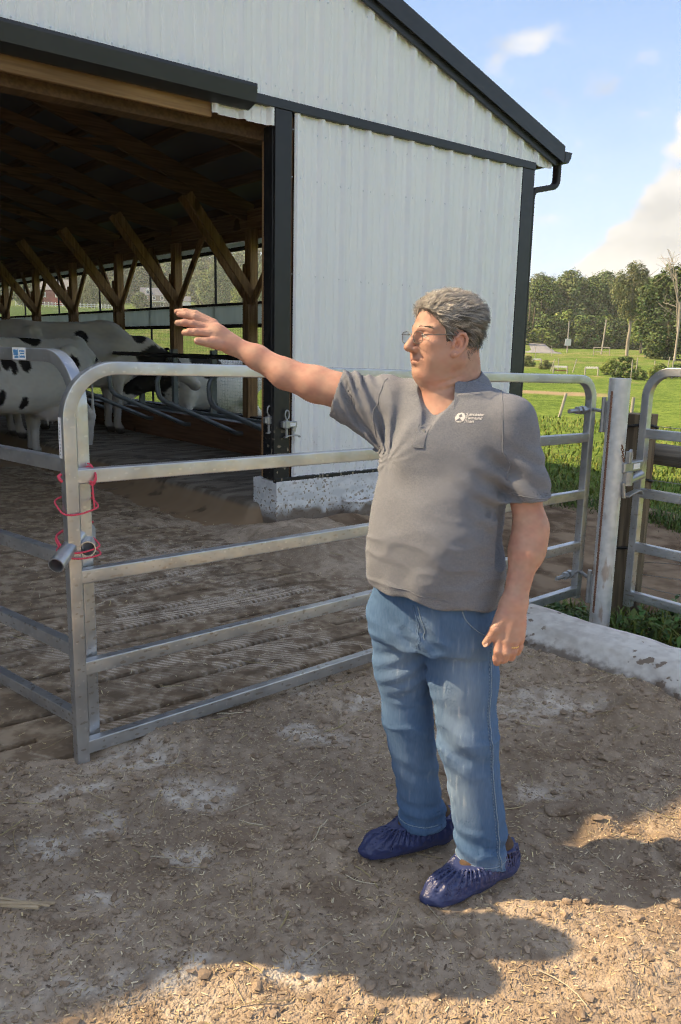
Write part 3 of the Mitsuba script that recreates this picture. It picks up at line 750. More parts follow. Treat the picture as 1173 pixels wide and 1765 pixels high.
# floor inside: stall platform and alley beyond the slats
add('barn_floor', P3(rect(UL + .4, SLU1 + .02, 5.02, V1 - .4, -.4, -.01, 0)), 'm_platform', label='concrete alley floor deep inside the barn', kind='structure')
add('barn_floor', P3(rect(UL + .4, SLU0 - .001, .34, 5.0, -.4, -.012, 0)), 'm_platform', label='concrete floor of the barn left of the slats', kind='structure')
add('floor_drain_bed', P3(rect(SLU0 - .05, SLU1 + .25, SLV0 - .08, 5.1, -.5, -.19, 0)), 'm_crumb', label='dark pit bed below the slatted floor', kind='structure')
NV = np.concatenate([np.linspace(.0, 6, 210), np.linspace(6, V1 - .4, 120)[1:]])
pr = np.array([[-.98, -.14], [-.74, -.05], [-.52, -.02], [-.38, .03], [-.33, .10], [-.30, .155], [-.27, .182], [-.2, .186], [.2, .19], [.8, .195], [1.5, .2], [2.2, .2], [2.9, .2]])
KU = pr[None, :, 0] + 0 * NV[:, None]; KV = NV[:, None] + 0 * KU; KZ = pr[None, :, 1] + 0 * KV
KP = np.stack([KU, KV, KZ], -1); KU = KU + .10 * vnoise(KP, .5, 61) * (pr[None, :, 0] < -.2); KZ = KZ + .014 * vnoise(KP, .3, 62, 4) * (1 + 2 * (pr[None, :, 0] < -.28))
KZ = KZ - (KZ + .16) * smooth(.26, .05, KV) * (pr[None, :, 0] < -.1)
kp = grid_mesh(np.stack([KU, KV, KZ], -1)[:, ::-1])
add('stall_platform', P3(cat([kp, rect(-.25, .0, .305, .33, -.2, .17, 0)])), 'm_platform', smooth=40, label='raised concrete bed of the cow stalls with a worn edge', kind='structure')
# feed board along the stalls, brackets and rails
for k in range(5):
    a = 1.2 + 2.44 * k
    add('stall_board', P3(rect(1.50, 1.545, a, a + 2.435, .19, .60)), 'm_brown', label=['dark brown board at the stall heads, nearest to the door post', 'dark brown board at the stall heads, second from the door post', 'dark brown board at the stall heads, third from the door post', 'dark brown board at the stall heads behind the standing cow', 'dark brown board at the far stall heads'][k], category='board', group=None)
add('stall_shelf', P3(cat([rect(1.545, 2.0, 1.2, 13.4, .575, .60), rect(1.75, 1.80, 1.2, 13.4, .60, .64)])), 'm_stalltube', label='steel rail shelf behind the stall boards', category='rail')
add('neck_rail', P3(cat([tube([[1.0, .9, 1.475], [1.0, 16, 1.475]], .028, 10), rect(1.06, 1.10, 1.0, 16, 1.44, 1.49)])), 'm_black', label='black neck rail running along the cow stalls', category='rail')
stall_lab = ['steel stall divider loop nearest to the barn door post', 'steel stall divider loop, second from the door post', 'steel stall divider loop, third from the door post', 'steel stall divider, fourth from the door post', 'steel stall divider, fifth from the door post', 'steel stall divider deepest in the barn']
for k, v in enumerate((2.02, 3.3, 4.75, 5.98, 7.2, 8.4)):
    t = thing('stall_divider', stall_lab[k], 'stall divider', 'stall dividers in the barn')
    pth = bend([[1.9, v, 1.32], [.27, v, 1.30], [.30, v, .95], [1.42, v, .475], [1.86, v, .455]], .17, 9)
    add('loop', P3(tube(pth, .031, 12)), 'm_stalltube', t, smooth=True)
    add('bracket', P3(cat([rect(1.80, 1.92, v - .05, v + .05, .42, .50, .008), rect(1.85, 1.91, v - .03, v + .03, .40, .72, .006)])), 'm_steel', t)
    add('head_post', P3(rect(1.86, 1.94, v - .04, v + .04, .15, 1.55, .004)), 'm_stalltube', t)
# latches on the door post
def latch(u, v, z, label, s=1.0, flip=1):
    t = thing('gate_latch', label, 'latch')
    add('body', P3(cat([rect(u, u + .155 * s, v - .055, v - .008, z - .028, z + .028, .006), rect(u + .02, u + .065, v - .064, v - .02, z - .035, z + .035, .005)])), 'm_steel', t)
    add('loop', P3(tube([[u + .055 + .022 * math.sin(a), v - .035, z + .085 + .04 * math.cos(a)] for a in np.linspace(-2.6, 2.6, 12)], .007, 6)), 'm_steel', t)
    add('lever', P3(cat([sweep(bend([[u + .02, v - .045, z - .115], [u + .06, v - .045, z - .10], [u + .165 * s, v - .055, z - .098], [u + .18 * s, v - .055, z - .115]], .02, 4), rsq(.032, .010, .003), normal=(0, 1, 0)), tube([[u + .05, v - .035, z - .12], [u + .05, v - .035, z + .05]], .011, 8)])), 'm_steel', t)
    add('roller', P3(trimesh.creation.cylinder(.022, .05, sections=14).apply_translation([u + .125 * s, v - .035, z - .04])), 'm_steel', t)
    add('label_plate', P3(rect(u + .075, u + .135 * s, v - .0575, v - .0552, z - .014, z + .014, 0)), 'm_sticker', t)


latch(-.175, -.036, .93, 'galvanised gate latch bolted to the front of the black door post')
latch(-.30, .06, .965, 'galvanised gate latch on the inner side of the black door post')
# ---------------------------------------------------------------- gates
TB = rsq(.051, .051, .007)
def gate(label, P, end0, end1, zt0, zt1, rails, b0, b1, r0=.19, r1=.19, open1=False):
    """P(s, z) -> world. A tubular gate from s = end0 to end1; rails: heights at both ends; b0, b1: feet of the uprights"""
    t = thing('steel_gate', label, 'gate', 'galvanised tube gates')
    nrm = unit(np.cross(P(1, 0) - P(0, 0), [0, 0, 1.0]))
    c = .0255
    pts = [P(end0 + c, b0), P(end0 + c, zt0 - c), P(end1 - c, zt1 - c)] + ([] if open1 else [P(end1 - c, b1)])
    pa = [np.array(pts[0])]
    full = np.array(bend(pts, r0, 14)) if open1 or r0 == r1 else np.vstack([bend(pts[:3], r0, 14)[:-1], bend(pts[1:], r1, 14)[1:]])
    add('frame', sweep(full, TB, normal=nrm), 'm_galv', t, smooth=35)
    for i, (a, b) in enumerate(rails):
        add('rail', sweep([P(end0 + .049, a), P(end1 - (.0 if open1 else .049), b)], rsq(.046, .056, .006), normal=nrm), 'm_galv', t, smooth=35)
    return t


PC = lambda s, z: B(s, -3.05, z)
gc = gate('long galvanised tube gate behind the pointing man, its free end tied with pink twine', PC, -3.205, .085, 1.528, 1.468, [(1.100, 1.090), (.713, .735), (.345, .408), (.014, .110)], -.045, .065, .19, .13)
QL, DL = B(-3.132, -2.857), np.array([-.75, .66, 0]) / math.hypot(.75, .66)
PL = lambda s, z: QL + DL * s + np.array([0, 0, z])
gl = gate('galvanised tube gate at the left edge with a blue and white sticker', PL, -.155, 3.2, 1.566, 1.566, [(1.122, 1.112), (.738, .722), (.366, .35), (.062, .03)], .03, .03, .19, .19)
PR = lambda s, z: B(.226, -3.30 - s, z)
gr = gate('galvanised tube gate at the right edge in front of the wooden post', PR, 0.0, 3.0, 1.525, 1.545, [(1.133, 1.12), (.772, .76), (.434, .424), (.122, .11)], .05, .05, .15, .15)
# stickers and tape
nl = unit(np.cross(DL, [0, 0, 1.0]))
def plate(c, d, n, w, h, t=.0012):
    m = cbox(w, t, h); M = np.eye(4); M[:3, 0], M[:3, 1], M[:3, 2], M[:3, 3] = d, n, [0, 0, 1], c; m.apply_transform(M if np.linalg.det(M[:3, :3]) > 0 else M); return m


nlc = nl if nl @ (EYE - QL) > 0 else -nl
add('sticker', plate(PL(.255, 1.543) + nlc * .0262, DL, nlc, .105, .048), 'm_sticker', gl, label='blue and white sticker on the top tube')
add('sticker_print', cat([plate(PL(.255 + a, 1.543 + b) + nlc * .0272, DL, nlc, w, h) for a, b, w, h in ((.025, .004, .038, .022), (.02, -.014, .03, .008), (-.026, .010, .04, .006), (-.026, 0, .034, .004), (-.026, -.012, .042, .008))]), 'm_stickerblue', gl)
add('label_strip', plate(PC(-3.2045, 1.245) + BX * -.0016 + BY * .006, BY, -BX, .026, .15), 'm_sticker', gc, label='white paper strip on the side of the end upright')
add('label_print', cat([plate(PC(-3.2045, 1.245 + z) + BX * -.0026 + BY * .006, BY, -BX, .006, .006) for z in np.linspace(-.06, .05, 10)]), 'm_steel', gc)
# slide bars: open round tubes
def open_pipe(a, b, r, w=.004):
    n = 20; d, s, t = frame(np.asarray(b) - a); P = []
    for q, rad in ((a, r - w), (a, r), (b, r), (b, r - w)): P.append([q + rad * (math.cos(x) * s + math.sin(x) * t) for x in np.linspace(0, 2 * np.pi, n, endpoint=False)])
    P = np.array(P); v = P.reshape(-1, 3); f = []
    for i in range(4):
        for j in range(n):
            p, q, g, h = i * n + j, i * n + (j + 1) % n, ((i + 1) % 4) * n + j, ((i + 1) % 4) * n + (j + 1) % n; f += [[p, q, h], [p, h, g]]
    return trimesh.Trimesh(v, f, process=False)


add('slide_tube', open_pipe(B(-3.275, -3.135, .792), B(-3.13, -2.99, .86), .030), 'm_galv', gl, smooth=40)
add('slide_tube', open_pipe(B(-3.135, -3.085, .825), B(-3.02, -2.80, .83), .030), 'm_galv', gc, smooth=40)
# pink twine
def wrap(center_uv, z0, z1, turns, w, ph, r=.0036, off=.0):
    """twine round the two uprights, as a rounded rectangle helix"""
    n = int(40 * turns) + 1; out = []
    for i, q in enumerate(np.linspace(0, turns * 2 * np.pi, n)):
        a = q + ph; c, s = math.cos(a), math.sin(a); k = (abs(c) ** 5 + abs(s) ** 5) ** (-1 / 5)
        z = z0 + (z1 - z0) * (q / (turns * 2 * np.pi)) + .028 * math.sin(a + .6)
        out.append(B(center_uv[0] + w[0] * k * c, center_uv[1] + w[1] * k * s, z))
    return tube(out, r, 7)


add('twine', cat([wrap((-3.146, -3.018), 1.00, .98, 1.15, (.068, .068), .2), wrap((-3.146, -3.018), .87, .80, 1.3, (.068, .069), 1.1), wrap((-3.146, -3.018), .885, .775, 1.1, (.070, .072), .3),
    wrap((-3.10, -3.052), 1.09, 1.112, 2.2, (.010, .036), 0), tube([B(-3.11, -3.09, 1.075), B(-3.108, -3.093, 1.02), B(-3.105, -3.091, .98)], .0036, 6),
    tube([B(-3.215, -3.06, 1.112), B(-3.228, -3.07, 1.108), B(-3.23, -3.09, 1.098), B(-3.222, -3.085, 1.09)], .006, 6)]), 'm_twine', smooth=True, label='pink baler twine tied round the two gate ends', category='twine')

# round steel gate post with hinge strip, bolts and latch
gp = thing('gate_post', 'round galvanised steel gate post standing behind the concrete kerb', 'post')
pc = B(-.105, -3.345)
pm = trimesh.creation.cylinder(.060, 1.70, sections=40); pm.apply_translation(pc + [0, 0, 1.462 - .85])
add('pipe', pm, 'm_pipe', gp, smooth=40)
add('hinge_strip', barn(cat([rect(-.170, -.163, -3.345, -3.332, .08, 1.39)])), 'm_rust', gp)
for z in (1.262, .235):
    add('hinge_lug', barn(cat([rect(-.150, -.138, -3.325, -3.29, z - .11, z + .07, .003), tube([[-.140, -3.275, z - .11], [-.140, -3.275, z + .09]], .013, 10)])), 'm_steel', gp)
    bl_ = [tube([[-.09, -3.05, z], [.10, -3.05, z + .004]], .010, 10)]
    add('hinge_bolt', barn(cat([tube([[-.185, -3.075, z - .004], [.05, -3.052, z]], .0125, 12), tube([[-.10, -3.068, z - .002], [-.07, -3.064, z - .001]], .024, 6), tube([[-.055, -3.066, z - .002], [-.02, -3.06, z]], .027, 6), tube([[.08, -3.055, z], [-.02, -3.20, z], [-.13, -3.27, z]], .011, 8)])), 'm_steel', gc, smooth=35)
fl = thing('gate_latch', 'galvanised latch box between the round steel post and the right gate', 'latch')
F0 = B(-.075, -3.40); dr_ = unit(B(.17, -3.375) - F0); nf = unit(np.cross(dr_, [0, 0, 1.0])); nf = nf if nf @ (EYE - F0) > 0 else -nf
M3 = np.eye(4); M3[:3, 0], M3[:3, 1], M3[:3, 2], M3[:3, 3] = dr_, -nf, [0, 0, 1], F0
def loc(m): m = m.copy(); m.apply_transform(M3 if np.linalg.det(M3[:3, :3]) > 0 else M3); return m
add('body', loc(cat([rect(-.03, .20, -.02, .03, .925, .985, .006), rect(.0, .03, -.03, .0, .98, 1.05, .004)])), 'm_steel', fl)
add('loop', loc(tube([[.045 + .02 * math.sin(a), -.01, 1.02 + .035 * math.cos(a)] for a in np.linspace(-2.7, 2.7, 14)], .007, 6)), 'm_steel', fl)
add('bar', loc(tube([[.03, .01, .865], [.27, .02, .885]], .026, 14)), 'm_galv', fl, smooth=40)
add('roller', loc(tube([[.03, -.005, .93], [.03, -.005, .85]], .036, 14)), 'm_steel', fl)
add('lever', loc(cat([sweep(bend([[.0, -.03, .79], [.04, -.03, .80], [.13, -.035, .815], [.165, -.035, .79]], .02, 4), rsq(.04, .010, .003), normal=(0, 1, 0)), tube([[.0, -.015, .78], [-.02, -.01, .87]], .012, 8)])), 'm_steel', fl)
add('label_plate', loc(rect(.075, .155, -.0222, -.0202, .940, .972, 0)), 'm_sticker', fl)
lk = []
for i in range(5):
    c = np.array([-.035 - .02 * i, -.01 - .006 * i, 1.0 + .022 * i]); a = np.array([.012 * math.cos(i * 1.4), .012 * math.sin(i * 1.4), 0])
    lk.append(loc(tube([c + .014 * math.cos(q) * np.array([.7, 0, -.7]) + .007 * math.sin(q) * (np.array([0, 1, 0]) if i % 2 else np.array([.6, .3, .6])) for q in np.linspace(0, 6.3, 12)], .0028, 5)))
add('chain', cat(lk), 'm_rust', fl)
# wooden corner post, log rail and fence wires
wp = rough(.27, .455, -3.30, -3.115, -.4, 1.238, .05, .010, 71)
q = np.asarray(wp.vertices); cc = np.array([.3625, -3.2075]); rd = q[:, :2] - cc; rl = np.linalg.norm(rd, axis=1, keepdims=True); q[:, :2] = cc + rd * np.minimum(1, .103 / np.maximum(rl, 1e-6)); wp.vertices = q
wpk = thing('fence_post', 'thick weathered wooden fence post behind the right gate', 'fence post')
add('timber', barn(wp), 'm_weather', wpk, smooth=35)
for z in (1.165, .83, .395):
    add('wire_loop', barn(tube([[.3625 + .108 * math.cos(a), -3.2075 + .108 * math.sin(a), z + .012 * math.sin(a * 2)] for a in np.linspace(0, 6.3, 22)], .009, 6)), 'm_black', wpk)
lg = trimesh.creation.cylinder(.068, 2.9, sections=22); lv = lg.vertices; lg = lg.subdivide_to_size(.12); 
lgv = np.asarray(lg.vertices); lg.vertices = lgv + .008 * np.stack([vnoise(lgv, .2, 75 + k) for k in range(3)], 1)
lg.apply_transform(trimesh.transformations.rotation_matrix(math.pi / 2, [1, 0, 0])); lg.apply_translation([.52, -3.22 - 1.45, .98])
add('log_rail', barn(lg), 'm_weatherh', smooth=40, label='grey round wooden log rail fixed behind the right fence post', category='rail')
for i, (z, dz) in enumerate(((1.165, -.02), (.83, .01), (.395, .06), (.30, .36), (.22, .2), (.14, .02))):
    add('fence_wire', barn(tube([[.40, -3.30, z], [.46, -4.4, z + dz * .5 - .01], [.52, -6.5, z + dz]], .0022, 5)), 'm_fencewire', label=['top fence wire running right from the wooden post', 'second fence wire running right from the wooden post', 'third fence wire running right from the wooden post', 'slanting fence wire low behind the right gate', 'slanting low fence wire under the others', 'lowest fence wire behind the right gate'][i], category='wire', group='fence wires')
for v in (-6.4,):
    add('fence_post', barn(trimesh.creation.cylinder(.09, 1.7, sections=16).apply_translation([.50, v, .45])), 'm_weather', smooth=40, label='second weathered wooden fence post, out past the right edge', category='fence post')
# weeds at the kerb and grass
def leaves(n, u0, u1, v0, v1, h, L, seed, wid=.45, upright=.5):
    g = np.random.default_rng(seed); k = max(1, n // 9); su, sv = g.uniform(u0, u1, k), g.uniform(v0, v1, k); P, D, S, LL, W, C = [], [], [], [], [], []
    for i in range(k):
        hh = h * g.uniform(.4, 1.1)
        for j in range(9):
            z = hh * (j + .5) / 9; a = g.uniform(0, 6.28); r = .015 + .05 * g.random(); t = g.normal(.25, .45)
            p = BO + BX * su[i] + BY * sv[i]; P.append([p[0] + r * math.cos(a), p[1] + r * math.sin(a), z]); d = [math.cos(a) * math.cos(t), math.sin(a) * math.cos(t), math.sin(t)]
            D.append(d); S.append(unit(np.cross(d, [g.normal(0, .3), g.normal(0, .3), 1]))); l = L * g.uniform(.5, 1.3); LL.append(l); W.append(l * wid); C.append(np.array([.055, .105, .028]) * g.uniform(.6, 1.7) * np.array([g.uniform(.8, 1.3), 1, g.uniform(.7, 1.2)]))
    P, D, S, LL, W = map(np.array, (P, D, S, LL, W)); zt = terr(P[:, 0], P[:, 1]) * 0; u_ = (P - BO) @ BX; v_ = (P - BO) @ BY
    P[:, 2] += yard_h(u_, v_) + .02
    # pointed leaf: hexagon
    s = [(-.5, 0), (-.2, .5), (.15, .42), (.5, 0), (.15, -.42), (-.2, -.5)]; n_ = len(P)
    Vv = np.stack([P + D * (LL * a)[:, None] + S * (W * b)[:, None] + (np.array([0, 0, -1.0]) * (LL * .25 * (a > .3))[:, None]) for a, b in s], 1).reshape(-1, 3); kk = np.arange(n_)[:, None] * 6
    return trimesh.Trimesh(Vv, np.vstack([kk + [0, 1, 5], kk + [1, 2, 5], kk + [2, 4, 5], kk + [2, 3, 4]]), process=False), np.repeat(np.array(C), 6, 0)


def blades(n, u0, u1, v0, v1, h, seed, col=(.10, .155, .035), base=None, w=.006):
    g = np.random.default_rng(seed); u, v = g.uniform(u0, u1, n), g.uniform(v0, v1, n); p = barn_pts(u, v, 0 * u); p[:, 2] = (yard_h(u, v) if base is None else base(p[:, 0], p[:, 1])) - .005
    a = g.uniform(0, 6.28, n); t = g.uniform(.05, .6, n); hh = h * g.uniform(.35, 1.1, n); side = np.stack([np.cos(a + 1.57), np.sin(a + 1.57), 0 * a], 1) * w * g.uniform(.6, 1.3, (n, 1)); fw = np.stack([np.cos(a) * np.sin(t), np.sin(a) * np.sin(t), np.cos(t)], 1)
    mid = p + fw * hh[:, None] * .55; f2 = fw + np.stack([np.cos(a), np.sin(a), -.6 + 0 * a], 1) * .55; tip = mid + unit(f2) * hh[:, None] * .5
    V = np.stack([p - side, p + side, mid + side * .8, mid - side * .8, tip], 1).reshape(-1, 3); k = np.arange(n)[:, None] * 5
    C = np.array(col) * g.uniform(.6, 1.6, (n, 1)) * np.stack([g.uniform(.8, 1.5, n), np.ones(n), g.uniform(.6, 1.2, n)], 1)
    return trimesh.Trimesh(V, np.vstack([k + [0, 1, 2], k + [0, 2, 3], k + [3, 2, 4]]), process=False), np.repeat(C, 5, 0)


l1, k1 = leaves(3400, -.02, .62, -6.2, -3.35, .17, .07, 81); l2, k2 = leaves(500, -.1, .2, -3.3, -2.85, .09, .045, 82)
b1, q1 = blades(2200, -.02, .6, -6.2, -3.2, .24, 83); b2, q2 = blades(500, -.12, .4, -3.3, -2.7, .10, 84)
add('weeds', cat([l1, l2, b1, b2]), 'm_blade', color=np.vstack([k1, k2, q1, q2]), label='lush dark green weeds growing behind the kerb at the gate post', kind='stuff')
GB = []
for i, (n, a, b, c, d, h, w) in enumerate(((9000, 3.1, 5.2, -4.0, 3.0, .11, .006), (9000, 3.3, 8, -1.0, 8.0, .12, .009), (9000, 4.0, 16, 0, 16, .14, .014), (2600, 3.15, 3.9, -2.6, .5, .24, .007))):
    GB.append(blades(n, a, b, c, d, h, 90 + i, (.115, .165, .035) if i < 3 else (.06, .11, .025) if i == 3 else (.21, .26, .075), terr, w))
add('pasture_grass', cat([g[0] for g in GB]), 'm_blade', color=np.vstack([g[1] for g in GB]), label='bright grass blades at the near edge of the pasture', kind='stuff')
# ---------------------------------------------------------------- the man
def shirt_col(p, n, uv):
    h = noise(p.x * 900, p.y * 900, p.z * 380); k = noise(p.x * 330, p.y * 330, p.z * 900); a = fbm(p.x * 8, p.y * 8, p.z * 8, 3)
    return mix((.095, .106, .130), (.245, .260, .300), clamp(.55 * h + .35 * k + .25 * a - .07))


def denim_col(p, n, uv):
    w = noise(p.x * 420, p.y * 420, p.z * 60); a = fbm(p.x * 6, p.y * 6, p.z * 3, 4); s = noise(p.x * 140, p.y * 140, p.z * 14)
    col = mix((.036, .085, .185), (.105, .185, .330), clamp(.32 * w + .53 * a + .15 * s))
    def blob(cx, cz, rx, rz): return dr.exp(-(dr.square((p.x - cx) / rx) + dr.square((p.z - cz) / rz)))
    fade = blob(.355, .60, .055, .16) + .75 * blob(.37, .30, .06, .10) + .55 * blob(.19, .66, .05, .12) + .3 * blob(.22, .3, .05, .12) + .5 * blob(.45, .09, .12, .022) + .45 * blob(.24, .83, .03, .05)
    col = mix(col, (.33, .42, .52), clamp(fade * (.62 + .38 * s)) * .58)
    return mix(col, (.5, .56, .62), smoothstep(.72, .95, s) * clamp(fade) * .4)


mat('m_shirt', shirt_col, .92, .15, sheen=.25, bump=lambda p, n, uv: noise(p.x * 700, p.y * 700, p.z * 700) + .6 * fbm(p.x * 60, p.y * 60, p.z * 60, 3), scale=.0012, eps=4e-4)
mat('m_denim', denim_col, .9, .15, sheen=.15, bump=lambda p, n, uv: noise(p.x * 500, p.y * 500, p.z * 200) + 1.2 * fbm(p.x * 42, p.y * 42, p.z * 30, 3), scale=.0022, eps=4e-4)
mat('m_skin', {'type': 'mesh_attribute', 'name': 'vertex_color'}, lambda p, n, uv: .46 + .12 * noise(p.x * 300, p.y * 300, p.z * 300), .42,
    bump=lambda p, n, uv: noise(p.x * 420, p.y * 420, p.z * 420) + .8 * fbm(p.x * 90, p.y * 90, p.z * 90, 3), scale=.0012, eps=4e-4)
mat('m_hair', {'type': 'mesh_attribute', 'name': 'vertex_color'}, .42, .5)
mat('m_cover', lambda p, n, uv: mix((.018, .026, .095), (.045, .062, .165), fbm(p.x * 16, p.y * 16, p.z * 16, 3)), .38, .55, bump=lambda p, n, uv: fbm(p.x * 45, p.y * 45, p.z * 45, 4), scale=.008)
mat('m_shoe', lambda p, n, uv: mix((.045, .03, .02), (.11, .07, .045), fbm(p.x * 60, p.y * 60, p.z * 60, 3)), .7, .3)
mat('m_lace', (.24, .15, .095), .8, .2)
mat('m_gold', (.85, .58, .22), .22, .5, 1.0)
mat('m_specs', (.20, .195, .19), .3, .5, .9)
mat('m_eye', (.62, .58, .54), .15, .5)
mat('m_iris', (.04, .03, .025), .1, .5)
mat('m_nail', (.62, .42, .34), .3, .5)
mat('m_logo', (.55, .55, .56), .7, .3)
mat('m_stitch', (.22, .29, .37), .8, .2)
scene['m_lens'] = {'type': 'thindielectric', 'int_ior': 1.5}

FV, RV = np.array([-.6, -.8, 0]), np.array([-.8, .6, 0])          # where the chest faces; his right
RSH, LSH = np.array([.125, 2.415, 1.432]), np.array([.456, 2.220, 1.402])


def loft(P, zs, cx, cy, a, b, front=None):
    """elliptic trunk: centre, half width (along RV) and half depth (along FV) by height"""
    z = np.clip(P[:, 2], zs[0], zs[-1]); I = lambda q: PchipInterpolator(zs, q)(z)
    d = P - np.stack([I(cx), I(cy), P[:, 2]], 1); r, f = d @ RV, d @ FV; A, Bd = I(a), I(b)
    Bd = np.where(f > 0, Bd * (1 if front is None else 1) + (I(front) if front is not None else 0), Bd)
    k0 = np.sqrt((np.abs(r) / A) ** 2.3 + (np.abs(f) / Bd) ** 2.3 + 1e-12) ; k0 = k0 ** (2 / 2.3)
    dd = (k0 - 1) * np.minimum(A, Bd) * .92
    return np.maximum(dd, np.maximum(zs[0] - P[:, 2], P[:, 2] - zs[-1]))


TZ = [.80, .90, .97, 1.06, 1.15, 1.25, 1.34, 1.41, 1.46]
def trunk(P, g=0.0):
    d = loft(P, TZ, [.285, .283, .287, .291, .296, .300, .302, .303, .305], [2.315, 2.31, 2.31, 2.31, 2.315, 2.32, 2.325, 2.325, 2.33],
             np.array([.180, .186, .190, .191, .191, .193, .188, .165, .11]), np.array([.150, .152, .155, .158, .155, .145, .130, .105, .085]), np.array([.012, .030, .042, .044, .034, .018, .008, .0, -.005]))
    return d - g


def shirt_sdf(P):
    d = trunk(P, .004)
    d = smin(d, sd_cap(P, RSH + [.01, 0, -.01], LSH + [-.01, 0, -.01], .070), .06)
    d = smin(d, sd_cap(P, [.315, 2.335, 1.465], RSH * .55 + np.array([.315, 2.335, 1.46]) * .45, .060, .052), .05)
    d = smin(d, sd_cap(P, [.315, 2.335, 1.465], LSH * .55 + np.array([.315, 2.335, 1.46]) * .45, .060, .052), .05)
    d = smin(d, sd_ell(P, [.245, 2.235, 1.31], [.09, .055, .10]), .05)
    # sleeves
    rs = sd_cap(P, RSH, [-.03, 2.452, 1.462], .074, .066)
    rs = smin(rs, sd_cap(P, RSH + [.0, .01, -.09], [-.012, 2.452, 1.425], .050, .040), .05)
    ls = sd_cap(P, LSH, [.519, 2.188, 1.17], .070, .0640)
    d = smin(smin(d, rs, .05), ls, .028)
    # folds: drawn from the raised shoulder, under the arms, across the belly
    def ridge(x, s, o): return np.abs((vnoise(x, s, o, 2)) * 2)
    w1 = np.exp(-(np.linalg.norm((P - [.09, 2.38, 1.40]) / [.13, .16, .13], axis=1) ** 2))
    ang = np.arctan2(P[:, 2] - 1.28, P[:, 0] - .13)
    f1 = np.sin(ang * 15 + 2.5 * vnoise(P, .12, 101)) * .0085 * w1
    w2 = np.exp(-(((P[:, 0] - .03) / .075) ** 2)) * (P[:, 0] < .14) * np.exp(-(((P[:, 2] - 1.47) / .10) ** 2))
    f2 = np.sin((P[:, 0] * .95 + P[:, 2] * .42) * 175 + 4 * vnoise(P, .10, 102)) * .0066 * w2
    q = P * [1, 1, 2.6]
    f3 = -.010 * np.clip(.22 - ridge(q, .16, 103), 0, 1) * 1.6 * smooth(1.30, 1.0, P[:, 2])
    w4 = np.exp(-(np.linalg.norm((P - [.42, 2.16, 1.20]) / [.07, .10, .12], axis=1) ** 2))
    f4 = np.sin((P[:, 0] * .55 + P[:, 2] * .85) * 105 + 3 * vnoise(P, .09, 104)) * .0085 * w4
    w5 = smooth(1.0, .90, P[:, 2])
    f5 = np.sin((P @ RV) * 62 + 4 * vnoise(P, .2, 105)) * .004 * w5
    w6 = np.exp(-(np.linalg.norm((P - [.530, 2.19, 1.24]) / [.07, .09, .10], axis=1) ** 2))
    f6 = np.sin((P[:, 2] * .9 + P[:, 0] * .4) * 120 + 4 * vnoise(P, .08, 106)) * .0055 * w6
    d = d + f1 + f2 + f3 + f4 + f5 + f6 + .0030 * vnoise(P, .05, 107) * 1.4 + .020 * vnoise(P, .15, 108, 2) * smooth(1.42, 1.3, P[:, 2])
    # openings
    hem = (.897 - .148 * (P[:, 0] - .28) + .006 * np.sin(P[:, 0] * 40)) - P[:, 2]
    cutr = (P - np.array([-.018, 2.452, 1.460])) @ unit(np.array([-1, .08, .30]))
    cutl = (P - np.array([.524, 2.19, 1.192])) @ unit(np.array([.14, -.05, -1.0]))
    nearr = np.linalg.norm(P - np.array([-.05, 2.452, 1.455]), axis=1) < .17
    nearl = np.linalg.norm(P - np.array([.535, 2.18, 1.12]), axis=1) < .16
    inner = d + .0085
    holl = np.where((hem > -.10) | (cutr > -.07) & nearr | (cutl > -.07) & nearl, inner, 1.0)
    d = np.maximum(d, -holl) if True else d
    d = np.maximum(d, hem); d = np.where(nearr, np.maximum(d, cutr), d); d = np.where(nearl & (P[:, 0] > .43), np.maximum(d, cutl), d)
    # neck opening and the open placket
    nk = sd_cap(P, [.300, 2.325, 1.455], [.335, 2.345, 1.60], .069, .080)
    dirn = np.array([.222, 2.218, 1.378])
    vv = sd_cap(P, [.262, 2.262, 1.50], dirn + [0, -.03, 0], .060, .010); vv2 = sd_cap(P, [.262, 2.262, 1.50], dirn + [-.012, -.06, 0], .070, .008)
    d = np.maximum(d, -np.minimum(nk, np.minimum(vv, vv2)))
    # side vent on the left hip
    vent = sd_cap(P, [.470, 2.235, .845], [.462, 2.24, .905], .012, .001)
    return np.maximum(d, -vent)


